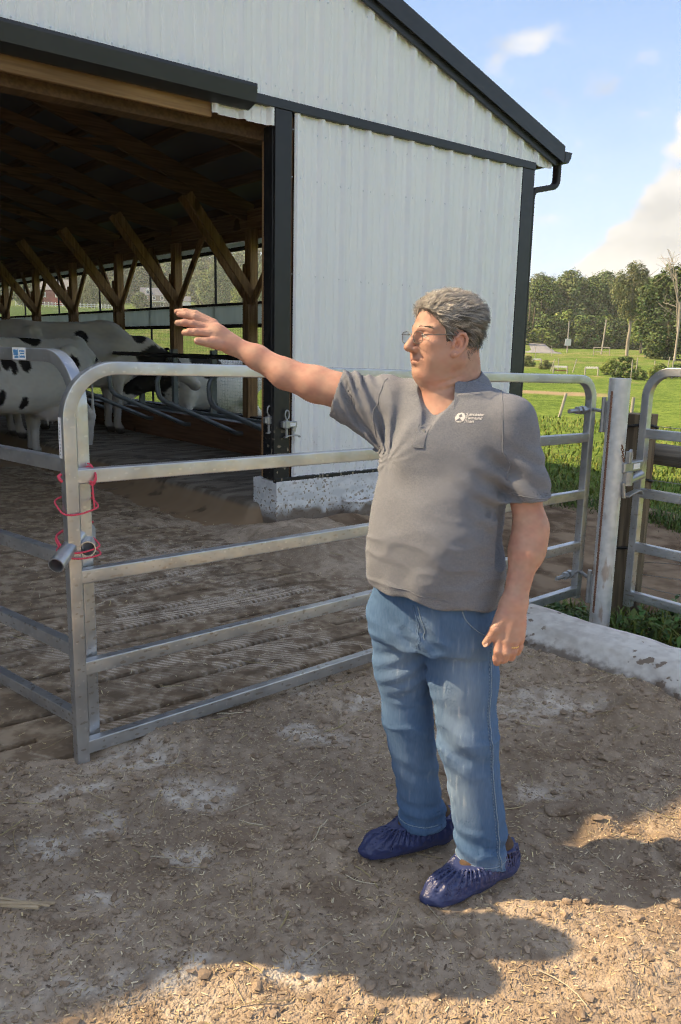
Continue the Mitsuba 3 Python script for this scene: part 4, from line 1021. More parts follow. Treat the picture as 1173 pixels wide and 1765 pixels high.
def limb_skin(g):
    """bare arms; g: a factor on the grid step"""
    def arm_r(P):
        E, W = np.array([-.165, 2.50, 1.512]), np.array([-.345, 2.545, 1.592])
        d = sd_cap(P, RSH * .8 + np.array([.3, 2.33, 1.4]) * .2, RSH, .05, .06)
        A1, A2 = np.array([-.178, 2.505, 1.5085]), np.array([-.266, 2.53, 1.5560])
        d = smin(d, sd_cap(P, RSH, [-.083, 2.48, 1.480], .060, .0525), .03)
        d = smin(d, sd_cap(P, [-.083, 2.48, 1.480], A1, .0525, .0445), .02)
        d = smin(d, sd_cap(P, A1, A2, .0445, .0350), .02)
        d = smin(d, sd_cap(P, A2, W, .0350, .0265), .02)
        # hand
        pal = sd_ell(P, [-.382, 2.550, 1.619], [.046, .028, .0275], np.array([[-.80, 0, .6], [0, 1, 0], [.6, 0, .80]]))
        hand = smin(sd_cap(P, W, [-.385, 2.545, 1.618], .029, .026), pal, .02)
        for kn in ((-.409, 2.531, 1.622), (-.412, 2.546, 1.636), (-.410, 2.560, 1.648), (-.403, 2.574, 1.655)):
            hand = smin(hand, sd_cap(P, W + [-.012, 0, .004], kn, .020, .0125), .012)
        d = smin(d, hand, .018)
        fin = [([(-.379, 2.52, 1.590), (-.4135, 2.506, 1.5975), (-.442, 2.502, 1.6005)], (.0165, .0140, .0112)),
               ([(-.4086, 2.530, 1.6224), (-.4510, 2.523, 1.6262), (-.4700, 2.524, 1.6268), (-.487, 2.530, 1.6240)], (.0135, .0120, .0112, .0092)),
               ([(-.4120, 2.546, 1.6364), (-.4620, 2.540, 1.6500), (-.4880, 2.541, 1.6540), (-.510, 2.546, 1.6535)], (.0136, .0122, .0113, .0094)),
               ([(-.4100, 2.560, 1.6485), (-.4600, 2.559, 1.6715), (-.4860, 2.562, 1.6785), (-.508, 2.566, 1.6800)], (.0134, .0121, .0112, .0092)),
               ([(-.4040, 2.575, 1.6560), (-.4610, 2.583, 1.6830), (-.4950, 2.592, 1.6890), (-.523, 2.600, 1.6890)], (.0128, .0112, .0104, .0088))]
        for pts, rr in fin:
            f = None
            for (a, b), (ra, rb) in zip(zip(pts, pts[1:]), zip(rr, rr[1:])):
                c = sd_cap(P, a, b, ra, rb); f = c if f is None else smin(f, c, .004)
            d = smin(d, f, .0055)
        d = smin(d, sd_cap(P, [-.355, 2.535, 1.588], [-.395, 2.515, 1.598], .018, .013), .012)
        return d + .0004 * vnoise(P, .02, 111)

    def arm_l(P):
        E, W = np.array([.526, 2.192, 1.115]), np.array([.4775, 2.124, .915])
        d = sd_cap(P, LSH, E, .050, .0415)
        M = E * .68 + W * .32
        d = smin(d, sd_cap(P, E, M, .0415, .0410), .03); d = smin(d, sd_cap(P, M, W, .0405, .0305), .03)
        d = smin(d, sd_ell(P, E + [-.002, -.004, -.045], [.043, .040, .07]), .03)
        d = smin(d, sd_ell(P, W, [.0375, .026, .032]), .02)
        kns = [(.4370, 2.100, .828), (.4570, 2.093, .823), (.4770, 2.097, .820), (.4945, 2.108, .824)]
        for kn in kns: d = smin(d, sd_cap(P, W + [(kn[0] - W[0]) * .55, -.004, -.015], kn, .020, .0135), .014)
        d = smin(d, sd_ell(P, [.468, 2.112, .862], [.040, .022, .046]), .02)
        fin = [([kns[0], (.4350, 2.088, .792), (.4345, 2.094, .768), (.4370, 2.108, .751)], (.0140, .0128, .0120, .0100)),
               ([kns[1], (.4555, 2.084, .790), (.4540, 2.094, .768), (.4530, 2.114, .755)], (.0140, .0126, .0118, .0100)),
               ([kns[2], (.4765, 2.092, .790), (.4745, 2.104, .770), (.4710, 2.126, .760)], (.0136, .0122, .0112, .0096)),
               ([kns[3], (.4960, 2.108, .797), (.4935, 2.118, .780), (.4880, 2.136, .772)], (.0122, .0108, .0100, .0088))]
        for pts, rr in fin:
            f = None
            for (a, b), (ra, rb) in zip(zip(pts, pts[1:]), zip(rr, rr[1:])):
                c = sd_cap(P, a, b, ra, rb); f = c if f is None else smin(f, c, .004)
            d = smin(d, f, .0045)
        th = smin(sd_cap(P, [.447, 2.108, .885], [.4255, 2.096, .852], .020, .0150), sd_cap(P, [.4255, 2.096, .852], [.4020, 2.099, .810], .0140, .0105), .006)
        d = smin(d, th, .010)
        for a, b in zip(kns, ((.466, 2.106, .885), (.474, 2.103, .885), (.482, 2.106, .885), (.488, 2.112, .885))): d = smin(d, sd_cap(P, a + np.array([0, -.003, 0]), np.array(b) + [0, -.004, 0], .010, .007), .012)
        return d + .0004 * vnoise(P, .02, 112)

    return snet(arm_r, [-.56, 2.38, 1.36], [.20, 2.66, 1.72], .0029), snet(arm_l, [.37, 2.03, .72], [.61, 2.30, 1.47], .0029)


# head, in local axes: forward, to his left, up
FH = unit(np.array([-.908, -.419, 0])); SH = np.array([-FH[1], FH[0], 0]); HC = np.array([.280, 2.31, 1.622])
HM = np.stack([FH, SH, [0, 0, 1]])
def tow(q): return np.asarray(q, float) * .94 @ HM + HC
HS = .94
def toloc(P): return (P - HC) @ HM.T / HS


def skull(q):
    a = q * [1, 1, 1]; m = a.copy(); m[:, 1] = np.abs(m[:, 1])
    d = sd_ell(a, [-.012, 0, .032], [.104, .079, .088])
    d = smin(d, sd_ell(a, [.040, 0, -.028], [.060, .062, .090]), .03)
    d = smin(d, sd_cap(m, [-.004, .056, -.062], [.066, .018, -.098], .024, .022), .035)
    d = smin(d, sd_ell(a, [.078, 0, -.100], [.021, .025, .020]), .015)
    d = smin(d, sd_ell(m, [.045, .040, -.052], [.040, .026, .040]), .03)
    d = smin(d, sd_ell(m, [.064, .042, -.018], [.026, .022, .016]), .02)
    d = smin(d, sd_cap(m, [.092, .010, .022], [.070, .052, .022], .0115, .009), .014)
    d = smin(d, sd_ell(a, [.028, 0, -.115], [.055, .052, .030]), .03)
    d = smax(d, -sd_ell(m, [.104, .033, .003], [.019, .019, .013]), .012)
    d = smin(d, sd_ell(m, [.0785, .0325, .003], [.0140, .0165, .0125]), .004); d = smax(d, -sd_ell(m, [.096, .0330, .0015], [.013, .0135, .0042]), .0015)          # lids and the opening between them
    d = smin(d, sd_cap(m, [.083, .020, -.008], [.082, .046, -.008], .006, .005), .006)
    # nose
    d = smin(d, sd_cap(a, [.094, 0, .014], [.121, 0, -.026], .0095, .0125), .012)
    d = smin(d, sd_ell(a, [.1225, 0, -.031], [.0135, .0130, .0118]), .006)
    d = smin(d, sd_ell(m, [.106, .0135, -.036], [.0125, .0085, .0095]), .005)
    d = smax(d, -sd_ell(m, [.114, .0075, -.0425], [.0065, .0042, .0045]), .003)
    # mouth
    d = smin(d, sd_ell(a, [.088, 0, -.066], [.018, .030, .022]), .012)
    d = smin(d, sd_cap(m, [.1045, .0, -.0605], [.094, .021, -.066], .0062, .0035), .004)
    d = smin(d, sd_cap(m, [.1020, .0, -.0745], [.092, .019, -.069], .0072, .0040), .004)
    d = smax(d, -sd_cap(m, [.112, .0, -.0670], [.094, .024, -.0685], .0022, .0012), .002)
    d = smax(d, -sd_cap(m, [.107, .020, -.040], [.086, .036, -.064], .0018, .0015), .008)   # fold beside the mouth
    d = smax(d, -sd_cap(a, [.104, -.02, -.088], [.104, .02, -.088], .004), .010)
    for zz in (.046, .058, .069): d = smax(d, -sd_cap(m, [.1045 - (zz - .046) * .35, .0, zz], [.086 - (zz - .046) * .3, .045, zz + .004], .0014), .004)
    d = smax(d, -sd_cap(m, [.070, .052, .000], [.056, .060, -.006], .0012), .004)
    return d


def head_sdf(P):
    q = toloc(P); m = q.copy(); m[:, 1] = np.abs(m[:, 1]); d = skull(q)
    c, s = math.cos(.25), math.sin(.25)
    e = m - [.006, .0835, -.020]; e = np.stack([e[:, 0] * c + e[:, 2] * s, e[:, 1] - .28 * (-e[:, 0]) , -e[:, 0] * s + e[:, 2] * c], 1)
    ear = smin(sd_ell(e, [0, -.003, 0], [.0195, .0062, .0330]), sd_ell(e, [.004, -.012, 0], [.013, .016, .022]), .006)
    hx_ = [(.013, .016), (.007, .030), (-.006, .0335), (-.0165, .022), (-.0185, .006), (-.0145, -.010), (-.0065, -.024), (.003, -.031)]
    for (a0, a2), (b0, b2) in zip(hx_, hx_[1:]): ear = smin(ear, sd_cap(e, [a0, .0055, a2], [b0, .0055, b2], .0042), .0025)
    ear = smin(ear, sd_cap(e, [.004, .0025, .018], [-.008, .0035, .004], .0030), .003); ear = smin(ear, sd_cap(e, [-.008, .0035, .004], [-.003, .003, -.014], .0030), .003)
    ear = smin(ear, sd_ell(e, [.004, .002, -.030], [.0085, .0065, .0095]), .004); ear = smax(ear, -sd_ell(e, [.005, .004, -.002], [.0070, .0085, .0110]), .003)
    ear = smin(ear, sd_cap(e, [.0145, .003, -.009], [.0145, .002, .003], .0042), .003)
    d = smin(d, ear, .006)
    nk = sd_cap(P, [.318, 2.338, 1.40], tow([-.022, 0, -.075]), .070, .058)
    nk = smin(nk, sd_cap(P, tow([-.055, 0, -.02]), [.345, 2.36, 1.44], .050, .060), .03)
    nk = smin(nk, sd_cap(P, tow([.035, 0, -.105]), [.285, 2.30, 1.43], .034, .055), .05)
    d = smin(d, nk, .028)
    d = smin(d, trunk(P, -.012), .03)
    # skin creases of the neck
    d = d + .0016 * np.sin(q[:, 2] * 260 + q[:, 0] * 90) * np.exp(-(((q[:, 2] + .135) / .03) ** 2)) * np.exp(-(((q[:, 0] - .01) / .05) ** 2))
    return d + .0011 * vnoise(P, .014, 113)


def skin_paint(V):
    q = toloc(V); n1, n2 = vnoise(V, .05, 121), vnoise(V, .012, 122)
    C = np.array([.430, .272, .205]) * (1 + .42 * n1 + .26 * n2)[:, None]
    red = np.clip(.5 + 1.5 * vnoise(V, .03, 123), 0, 1)[:, None]; C = C * (1 - .22 * red * np.array([0, 1, 1]))
    m = np.abs(q[:, 1]); near = np.linalg.norm(q, axis=1) < .16
    def blend(w, c): nonlocal C; w = np.clip(w * near, 0, 1)[:, None]; C = C * (1 - w) + np.array(c) * w
    lip = np.exp(-((np.abs(q[:, 2] + .0675 + .0 * m) / (.0125 - .25 * m)) ** 4)) * (m < .026) * (q[:, 0] > .086)
    blend(lip * .60, (.46, .20, .155))
    blend(.45 * np.exp(-(np.linalg.norm((q - [.115, 0, -.03]) / [.02, .02, .016], axis=1) ** 2)), (.55, .24, .17))
    blend(.35 * np.exp(-(np.linalg.norm((np.stack([q[:, 0], m, q[:, 2]], 1) - [.07, .045, -.035]) / [.03, .025, .02], axis=1) ** 2)), (.56, .27, .18))
    st = np.exp(-(((q[:, 2] + .085) / .035) ** 2)) * (q[:, 0] > .02) * (1 + 2 * n2) * .30; blend(st, (.34, .235, .18))
    blend(.45 * np.exp(-(np.linalg.norm((np.stack([q[:, 0], m, q[:, 2]], 1) - [.006, .088, -.018]) / [.02, .02, .03], axis=1) ** 2)), (.58, .27, .20))
    blend(.40 * np.exp(-(np.linalg.norm((np.stack([q[:, 0], m, q[:, 2]], 1) - [.083, .033, -.010]) / [.015, .018, .010], axis=1) ** 2)), (.40, .21, .16))
    return np.clip(C, .02, .9)


man = thing('person', 'grey-haired man in grey polo shirt, jeans and blue shoe covers, pointing left', 'person')
ar, al = limb_skin(1)
hd = snet(head_sdf, [.02, 2.10, 1.27], [.50, 2.52, 1.77], .0028)
hd.update_faces(hd.triangles_center[:, 2] > 1.30); hd.remove_unreferenced_vertices()
body = cat([hd, ar, al, snet(lambda P: sd_cap(P, [.30, 2.33, 1.36], [.30, 2.33, 1.30], .08), [.2, 2.22, 1.2], [.4, 2.44, 1.46], .012)])
add('body', body, 'm_skin', man, smooth=True, color=skin_paint(body.vertices))

# hair: a cap and strands combed back
hx = [-.13, -.075, -.050, -.026, -.016, .002, .016, .023, .037, .045, .056, .066, .078, .090, .11]
hz = [-.086, -.082, -.068, -.040, .014, .022, .018, -.010, -.014, .026, .036, .054, .072, .082, .090]
hline = PchipInterpolator(hx, hz)
def hair_in(q): return q[:, 2] - hline(np.clip(q[:, 0], -.13, .11)) + .008 * meshkit.noise(q * 160, 5) - .006
def hair_sdf(P):
    q = toloc(P); th = .004 + .010 * smooth(.0, .09, q[:, 2]) + .005 * smooth(-.02, -.09, q[:, 0]) * smooth(-.08, -.03, q[:, 2])
    st = q.copy(); st[:, 0] *= .35; st[:, 2] = q[:, 2] * .8
    d = skull(q) - th - .0095 * (meshkit.fbm(st * np.array([60, 105, 75]), 3, 7) - .5) - .006 * (meshkit.fbm(q * 38, 2, 9) - .5)
    return np.maximum(smax(d, -hair_in(q) * .8, .006), -(skull(q) + .006))


hm = snet(hair_sdf, HC - [.14, .14, .11], HC + [.14, .14, .15], .0028)
def hair_paint(V, k=1.0):
    q = toloc(V); st = q * np.array([30, 120, 80])
    g = np.clip(.42 + 1.6 * (meshkit.fbm(st, 3, 11) - .5) + .30 * smooth(.02, .09, q[:, 2]) + .25 * smooth(-.02, .06, q[:, 0]) - .42 * smooth(.06, -.04, q[:, 2]) - .25 * smooth(-.04, -.10, q[:, 0]), 0, 1)
    return (np.array([.040, .037, .037]) * (1 - g)[:, None] + np.array([.42, .40, .375]) * g[:, None]) * k


hk = add('hair', hm, 'm_hair', man, smooth=True, color=hair_paint(hm.vertices, .36), label='short wavy salt-and-pepper hair')
hp, hf = trimesh.sample.sample_surface(hm, 9000, seed=5); hn = hm.face_normals[hf]; q = toloc(hp)
ok = (np.linalg.norm((hn @ HM.T), axis=1) > 0) & (skull(q) > .001); hp, hn, q = hp[ok], hn[ok], q[ok]
fl = np.stack([-.9 + 0 * q[:, 0], .5 * np.sign(q[:, 1]) * smooth(.0, .06, np.abs(q[:, 1])), -1.5 * smooth(.06, -.04, q[:, 2]) + .35 * smooth(.07, .10, q[:, 2]) * smooth(0, .06, q[:, 0])], 1)
fl = fl + .9 * np.stack([meshkit.fbm(q * 42 + k * 9, 2, 31 + k) - .5 for k in range(3)], 1) * 1.6
fl = fl @ HM; fl = unit(fl - hn * (fl * hn).sum(1)[:, None]); g = np.random.default_rng(3)
L = g.uniform(.012, .034, len(hp)); lift = g.uniform(.0, .0065, len(hp)) + .005 * smooth(.05, .09, q[:, 2]); sd = unit(np.cross(fl, hn)) * g.uniform(.0004, .0009, (len(hp), 1))
pts = [hp - hn * .001, hp + fl * L[:, None] * .5 + hn * lift[:, None], hp + fl * L[:, None] + hn * (lift * .5)[:, None] - np.array([0, 0, .002])]
V = np.stack([pts[0] - sd, pts[0] + sd, pts[1] - sd * .9, pts[1] + sd * .9, pts[2]], 1).reshape(-1, 3); kk = np.arange(len(hp))[:, None] * 5
hc = np.repeat(np.clip(hair_paint(hp, .66) * g.uniform(.3, 2.2, (len(hp), 1)), .02, .75), 5, 0)
add('hair_strands', trimesh.Trimesh(V, np.vstack([kk + [0, 1, 3], kk + [0, 3, 2], kk + [2, 3, 4]]), process=False), 'm_hair', man, color=hc, kind='stuff')
# eyebrows, eyes, spectacles
eb = [[], []]
for s in (1, -1):
    for i in range(60):
        t = g.random(); p = np.array([.102 - .022 * t, s * (.012 + .044 * t), .023 + .006 * math.sin(t * 2.6) + g.normal(0, .0018)])
        dd = np.array([-.25 - .3 * t, s * .8, .25 - .5 * t + g.normal(0, .25)]); dd /= np.linalg.norm(dd); eb[s > 0].append(tube(tow([p, p + dd * .006 + [.0015, 0, 0], p + dd * .011]), .00055, 3))
for e in eb: add('eyebrow', cat(e), 'm_hair', man, color=np.tile([.10, .085, .075], (sum(len(q_.vertices) for q_ in e), 1)), kind='stuff')
for s in (1, -1):
    e = trimesh.creation.icosphere(3, .0112); e.apply_translation(tow([[.0800, s * .0325, .0020]])[0]); add('eye', e, 'm_eye', man, smooth=True)
    e = trimesh.creation.icosphere(2, .0056); e.apply_translation(tow([[.0862, s * .0325 + .0005, .0018]])[0]); add('iris', e, 'm_iris', man, smooth=True)
    lid = [tow([[.0925 - .55 * abs(t) ** 2 * .02, s * (.0325 + .014 * t), .0075 - .004 * t * t]])[0] for t in np.linspace(-1, 1, 9)]
    add('eyelid', tube(np.array(lid), .0022, 6), 'm_skin', man, smooth=True, color=np.tile([.36, .19, .14], (9 * 6, 1)))
spk = thing('spectacles', 'thin metal spectacles worn by the pointing man', 'spectacles')
fr = []
for s in (1, -1):
    cx = np.array([.113, s * .0335, -.002]); rim = []
    for a in np.linspace(0, 2 * np.pi, 28, endpoint=False):
        c, si = math.cos(a), math.sin(a); k = (abs(c) ** 3.2 + abs(si) ** 3.2) ** (-1 / 3.2)
        rim.append(cx + [-.10 * abs(.024 * k * c) - .07 * s * .024 * k * c * s, .0235 * k * c, .0165 * k * si])
    rim = np.array(rim); fr.append(tube(tow(rim), .0011, 6, closed=True, cap=False))
    v = np.vstack([[cx], rim]); k = np.arange(28); lens = trimesh.Trimesh(tow(v), np.stack([0 * k, k + 1, (k + 1) % 28 + 1], 1), process=False)
    add('lens', lens, 'm_lens', spk)
    fr.append(tube(tow(bend([[.115, s * .057, .006], [.108, s * .070, .007], [.02, s * .0815, .007], [-.012, s * .084, .004]], .006, 5)), .0011, 6))
    fr.append(tube(tow([[.113, s * .012, -.006], [.108, s * .0125, -.010], [.106, s * .0125, -.016]]), .0022, 6))
fr.append(tube(tow([[.1175, .011, .004], [.121, .004, .0075], [.121, -.004, .0075], [.1175, -.011, .004]]), .0010, 6))
add('frame', cat(fr), 'm_specs', spk, smooth=True)

# shirt
sh = snet(shirt_sdf, [-.12, 2.06, .80], [.64, 2.56, 1.56], .0048)
shk = add('shirt', sh, 'm_shirt', man, smooth=True, label='heather grey short-sleeved polo shirt')
from trimesh.ray.ray_triangle import RayMeshIntersector
ray_sh = sh.ray
def drop(mesh, pts, dirn, off, far=.25):
    """moves points along dirn onto the mesh"""
    o = pts - np.asarray(dirn) * far; loc_, ri, _ = mesh.ray.intersects_location(o, np.tile(dirn, (len(o), 1)), multiple_hits=False)
    out = pts.copy(); out[ri] = loc_ - np.asarray(dirn) * off; return out


# collar: stand and turned-down leaf round the neck
def collar_pt(phi, t):
    """phi: angle round the neck, 0 = front, positive towards his left"""
    c = np.array([.318, 2.335, 1.475]); d = FV * math.cos(phi) - RV * math.sin(phi); ab = abs(phi)
    r = .071 + .004 * math.cos(phi); top = .020 + .030 * (1 - math.cos(phi)) * .5 * 1.1
    low = np.interp(ab, [.45, .7, 1.2, 2.2, 3.15], [-.056, -.036, -.004, .010, .016]) + (.0)
    out_r = np.interp(ab, [.45, .8, 1.5, 3.15], [.136, .122, .108, .094])
    if t < .35: k = t / .35; rr, z = r - .003, top * k + (1 - k) * (-.02)
    elif t < .5: k = (t - .35) / .15; rr, z = r - .003 + .011 * k, top + .006 * math.sin(k * math.pi)
    else: k = (t - .5) / .5; rr, z = (r + .008) * (1 - k) + out_r * k + .006 * math.sin(k * math.pi), top * (1 - k) + low * k
    return c + d * rr * np.array([1, 1, 1]) + np.array([0, 0, z + .006 * math.sin(3 * phi + 1) * (t > .4)])


ph = np.linspace(.50, 2 * math.pi - .62, 64); ph = np.where(ph > math.pi, ph - 2 * math.pi, ph)
Cg = np.array([[collar_pt(p, t) for t in np.linspace(0, 1, 17)] for p in ph])
g1 = grid_mesh(Cg); nv = g1.vertex_normals; g2 = trimesh.Trimesh(np.asarray(g1.vertices) + nv * .0028, g1.faces[:, ::-1], process=False)
rimid = np.concatenate([np.arange(17) * 1, np.arange(1, 64) * 17 + 16, (63 * 17 + np.arange(15, -1, -1)), np.arange(62, 0, -1) * 17]); n0 = len(g1.vertices); k = len(rimid)
side = np.vstack([[[rimid[i], rimid[(i + 1) % k], rimid[(i + 1) % k] + n0], [rimid[i], rimid[(i + 1) % k] + n0, rimid[i] + n0]] for i in range(k)])
cm = trimesh.Trimesh(np.vstack([g1.vertices, g2.vertices]), np.vstack([g1.faces, g2.faces + n0, side]), process=False)
add('collar', cm, 'm_shirt', shk, smooth=60)
# placket, button
def strip(a, b, w, off, n=10, lift=.0):
    a, b = np.asarray(a, float), np.asarray(b, float); s = unit(np.cross(b - a, FV)); rows = []
    for t in np.linspace(0, 1, n): rows.append([a + (b - a) * t + s * w * q for q in (-.5, -.25, 0, .25, .5)])
    R = np.array(rows); sh_ = R.shape; P = drop(sh, R.reshape(-1, 3), -FV, off).reshape(sh_); Q = P - FV * .004
    top = grid_mesh(P); edge = np.concatenate([P[0], P[1:, -1], P[-1, -2::-1], P[-2:0:-1, 0]]); low = edge - FV * .006; m = len(edge)
    e = trimesh.Trimesh(np.vstack([edge, low]), [x for i in range(m) for x in ([i, (i + 1) % m, (i + 1) % m + m], [i, (i + 1) % m + m, i + m])], process=False)
    return cat([top, e])


pb = np.array([.222, 2.20, 1.385])
add('placket', strip(pb + [0, 0, .004], pb + [-.001, 0, -.052], .030, .0024), 'm_shirt', shk, smooth=40)
add('placket_end', strip(pb + [.014 * .8, -.014 * .6, -.050], pb + [-.014 * .8, .014 * .6, -.050], .012, .0038, 5), 'm_shirt', shk, smooth=40)
bt = trimesh.creation.cylinder(.0055, .003, sections=18); Mb = np.eye(4); Mb[:3, 2] = FV; Mb[:3, 0] = RV; Mb[:3, 1] = np.cross(FV, RV); bt.apply_transform(Mb); bt.apply_translation(drop(sh, np.array([pb + [0.002, 0, -.012]]), -FV, .0045)[0])
add('button', bt, 'm_steel', shk)
# chest emblem
lx = np.array([.8, -.6, 0]); lc = np.array([.305, 2.14, 1.412]); parts = []
def on_chest(m): v = np.asarray(m.vertices); q = lc + v[:, :1] * lx + v[:, 1:2] * np.array([0, 0, 1.0]); o = drop(sh, q, -FV, .0008); m.vertices = o + FV * v[:, 2:3]; return m


for i, tx in enumerate(('Lancaster', 'Farmland', 'Trust')):
    m = meshkit.text_mesh(tx, .0068, .001, True); m.apply_translation([-.004, .0062 - .0092 * i, 0]); parts.append(on_chest(m))
from shapely.geometry import Point, Polygon
ring = Point(-.019, 0).buffer(.0128).difference(Polygon([(-.028, -.008), (-.020, -.001), (-.011, -.009), (-.012, -.0105), (-.027, -.0098)])).difference(Polygon([(-.024, .004), (-.018, .009), (-.014, .003), (-.019, .0005)]).buffer(.0005))
em = trimesh.creation.extrude_polygon(ring, .001, engine='earcut').subdivide_to_size(.004); parts.append(on_chest(em))
parts.append(on_chest(trimesh.creation.box((.0008, .028, .001)).apply_translation([-.0050, -.001, .0005])))
add('emblem', cat(parts), 'm_logo', shk, label='small white embroidered round emblem and lettering')
add('undershirt_hem', cat([beam([.452, 2.232, .905], [.462, 2.228, .862], .016, .004)]), 'm_denim', man)

# jeans
def jeans_sdf(P):
    d = loft(P, [.74, .80, .86, .93, 1.0], [.287, .286, .285, .285, .285], [2.315, 2.315, 2.312, 2.31, 2.31], np.array([.185, .190, .184, .176, .172]), np.array([.148, .152, .150, .146, .142]), np.array([.0, .004, .010, .014, .016]))
    RK, RA = np.array([.222, 2.375, .475]), np.array([.300, 2.405, .085]); LK, LA = np.array([.394, 2.248, .475]), np.array([.462, 2.232, .075])
    rl = smin(sd_cap(P, [.195, 2.365, .80], [.205, 2.365, .64], .108, .096), sd_cap(P, [.205, 2.365, .64], RK, .096, .075), .03)
    rl = smin(rl, sd_cap(P, RK, RA + [0, 0, -.06], .075, .080), .03)
    ll = smin(sd_cap(P, [.365, 2.275, .80], [.372, 2.262, .64], .114, .104), sd_cap(P, [.372, 2.262, .64], LK, .104, .088), .03)
    ll = smin(ll, sd_cap(P, LK, LA + [0, 0, -.06], .088, .078), .03)
    d = smin(d, smin(rl, ll, .006), .03)
    # folds
    lowr = smooth(.34, .10, P[:, 2]) * (P[:, 0] + (P[:, 1] - 2.3) * -.6 < .36)
    f = .016 * vnoise(P * [1, 1, .8], .17, 132, 2)
    n3 = np.abs(vnoise(P * [1.2, 1.2, 2.0] + [0, 0, .55 * 0], .14, 131, 2)); f = f + .0040 * np.clip(.10 - n3, 0, 1) * 10 * (.12 + .9 * np.exp(-(((P[:, 2] - .46) / .09) ** 2)) + .8 * smooth(.30, .08, P[:, 2]) + .5 * smooth(.62, .78, P[:, 2]))
    kl = np.exp(-(np.linalg.norm((P - [.34, 2.20, .455]) / [.10, .10, .075], axis=1) ** 2)); f = f + .010 * np.sin((P[:, 2] + .45 * P[:, 0]) * 60 + 4 * vnoise(P, .1, 133)) * kl
    kr = np.exp(-(np.linalg.norm((P - [.20, 2.29, .66]) / [.12, .10, .10], axis=1) ** 2)); f = f + .0042 * np.sin((P[:, 2] - .55 * P[:, 0]) * 120 + 3 * vnoise(P, .1, 134)) * kr
    kc = np.exp(-(np.linalg.norm((P - [.235, 2.20, .79]) / [.07, .09, .07], axis=1) ** 2)); f = f + .007 * np.sin((P[:, 2] * .8 + .9 * P[:, 0]) * 100) * kc
    kh = np.exp(-(((P[:, 2] - .14) / .05) ** 2)); f = f + .0055 * np.sin(P[:, 2] * 105 + 18 * P[:, 0] + 5 * vnoise(P, .09, 135)) * kh
    ks = np.exp(-(((P[:, 2] - .30) / .07) ** 2)) * (P[:, 0] < .36); f = f + .003 * np.sin(P[:, 2] * 90 + 40 * P[:, 0] + 3 * vnoise(P, .1, 136)) * ks
    d = d - f + .004
    hemr = (P - [.300, 2.40, .080]) @ unit([.10, .0, -1.0]); heml = (P - [.462, 2.23, .062 + 0.0]) @ unit([-.02, .0, -1.0]); heml = heml + .006 * np.sin((P[:, 0] + P[:, 1]) * 55)
    isl = (P[:, 0] - .36) * .8 - (P[:, 1] - 2.32) * 1.0 > 0
    cut = np.where(isl, heml, hemr); inner = np.where(cut > -.07, d + .008, 1)
    return np.maximum(np.maximum(d, -inner), np.maximum(cut, P[:, 2] - .96))


jm = snet(jeans_sdf, [.05, 2.06, .03], [.60, 2.54, .99], .0050)
jk = add('jeans', jm, 'm_denim', man, smooth=True, label='faded blue jeans')
def snapped(pts, off): p, _, fi = jm.nearest.on_surface(np.asarray(pts)); return p + jm.face_normals[fi] * off


sx = PchipInterpolator([.07, .12, .28, .42, .52, .62, .735, .84], [.515, .500, .484, .470, .456, .456, .462, .470]); zz = np.linspace(.075, .84, 150)
for dx in (0, .0075):
    sp = snapped(np.stack([sx(zz) + dx, 2.155 + 0 * zz, zz], 1), .0012); from scipy.ndimage import gaussian_filter1d
    sp = gaussian_filter1d(sp, 1.5, axis=0); add('side_seam', tube(sp, .0019 if dx == 0 else .0014, 6), 'm_stitch' if dx else 'm_denim', jk, smooth=True)
def seam(pts, mesh, off, r, m, par, name, n=40):
    pts = np.asarray(pts, float); q = PchipInterpolator(np.linspace(0, 1, len(pts)), pts)(np.linspace(0, 1, n)); p_, _, fi = mesh.nearest.on_surface(q)
    add(name, tube(gaussian_filter1d(p_ + mesh.face_normals[fi] * off, 1.0, axis=0), r, 6), m, par, smooth=True)


seam([(.196, 2.15, .895), (.215, 2.15, .83), (.245, 2.19, .765), (.268, 2.22, .72)], jm, .0012, .0020, 'm_denim', jk, 'fly_seam'); seam([(.210, 2.14, .895), (.226, 2.14, .84), (.243, 2.17, .79)], jm, .0010, .0012, 'm_stitch', jk, 'fly_stitch')
seam([(.345, 2.12, .885), (.370, 2.13, .845), (.410, 2.14, .815), (.455, 2.17, .805)], jm, .0010, .0014, 'm_stitch', jk, 'pocket_seam')
seam([(.430, 2.26, 1.475), (.425, 2.18, 1.455), (.420, 2.135, 1.38), (.428, 2.12, 1.31), (.445, 2.13, 1.25)], sh, .0006, .0016, 'm_shirt', shk, 'armhole_seam'); seam([(.13, 2.37, 1.50), (.10, 2.34, 1.45), (.085, 2.33, 1.38), (.09, 2.35, 1.33)], sh, .0006, .0016, 'm_shirt', shk, 'armhole_seam')
hx2 = np.linspace(.092, .46, 12); seam(np.stack([hx2, 2.10 + .12 * ((hx2 - .24) / .2) ** 2, .897 - .148 * (hx2 - .28) + .024], 1), sh, .0003, .0013, 'm_shirt', shk, 'hem_stitch', 80)
seam([(.455, 2.17, 1.212), (.475, 2.13, 1.208), (.520, 2.115, 1.208), (.565, 2.14, 1.212), (.585, 2.19, 1.214)], sh, .0003, .0013, 'm_shirt', shk, 'sleeve_stitch')
st = []
sp = gaussian_filter1d(snapped(np.stack([sx(zz) - .005, 2.155 + 0 * zz, zz], 1), .0012), 1.5, axis=0)
for a in range(0, 148, 2): st.append(tube(sp[a:a + 2], .0010, 5))
add('stitching', cat(st), 'm_stitch', jk, kind='stuff')
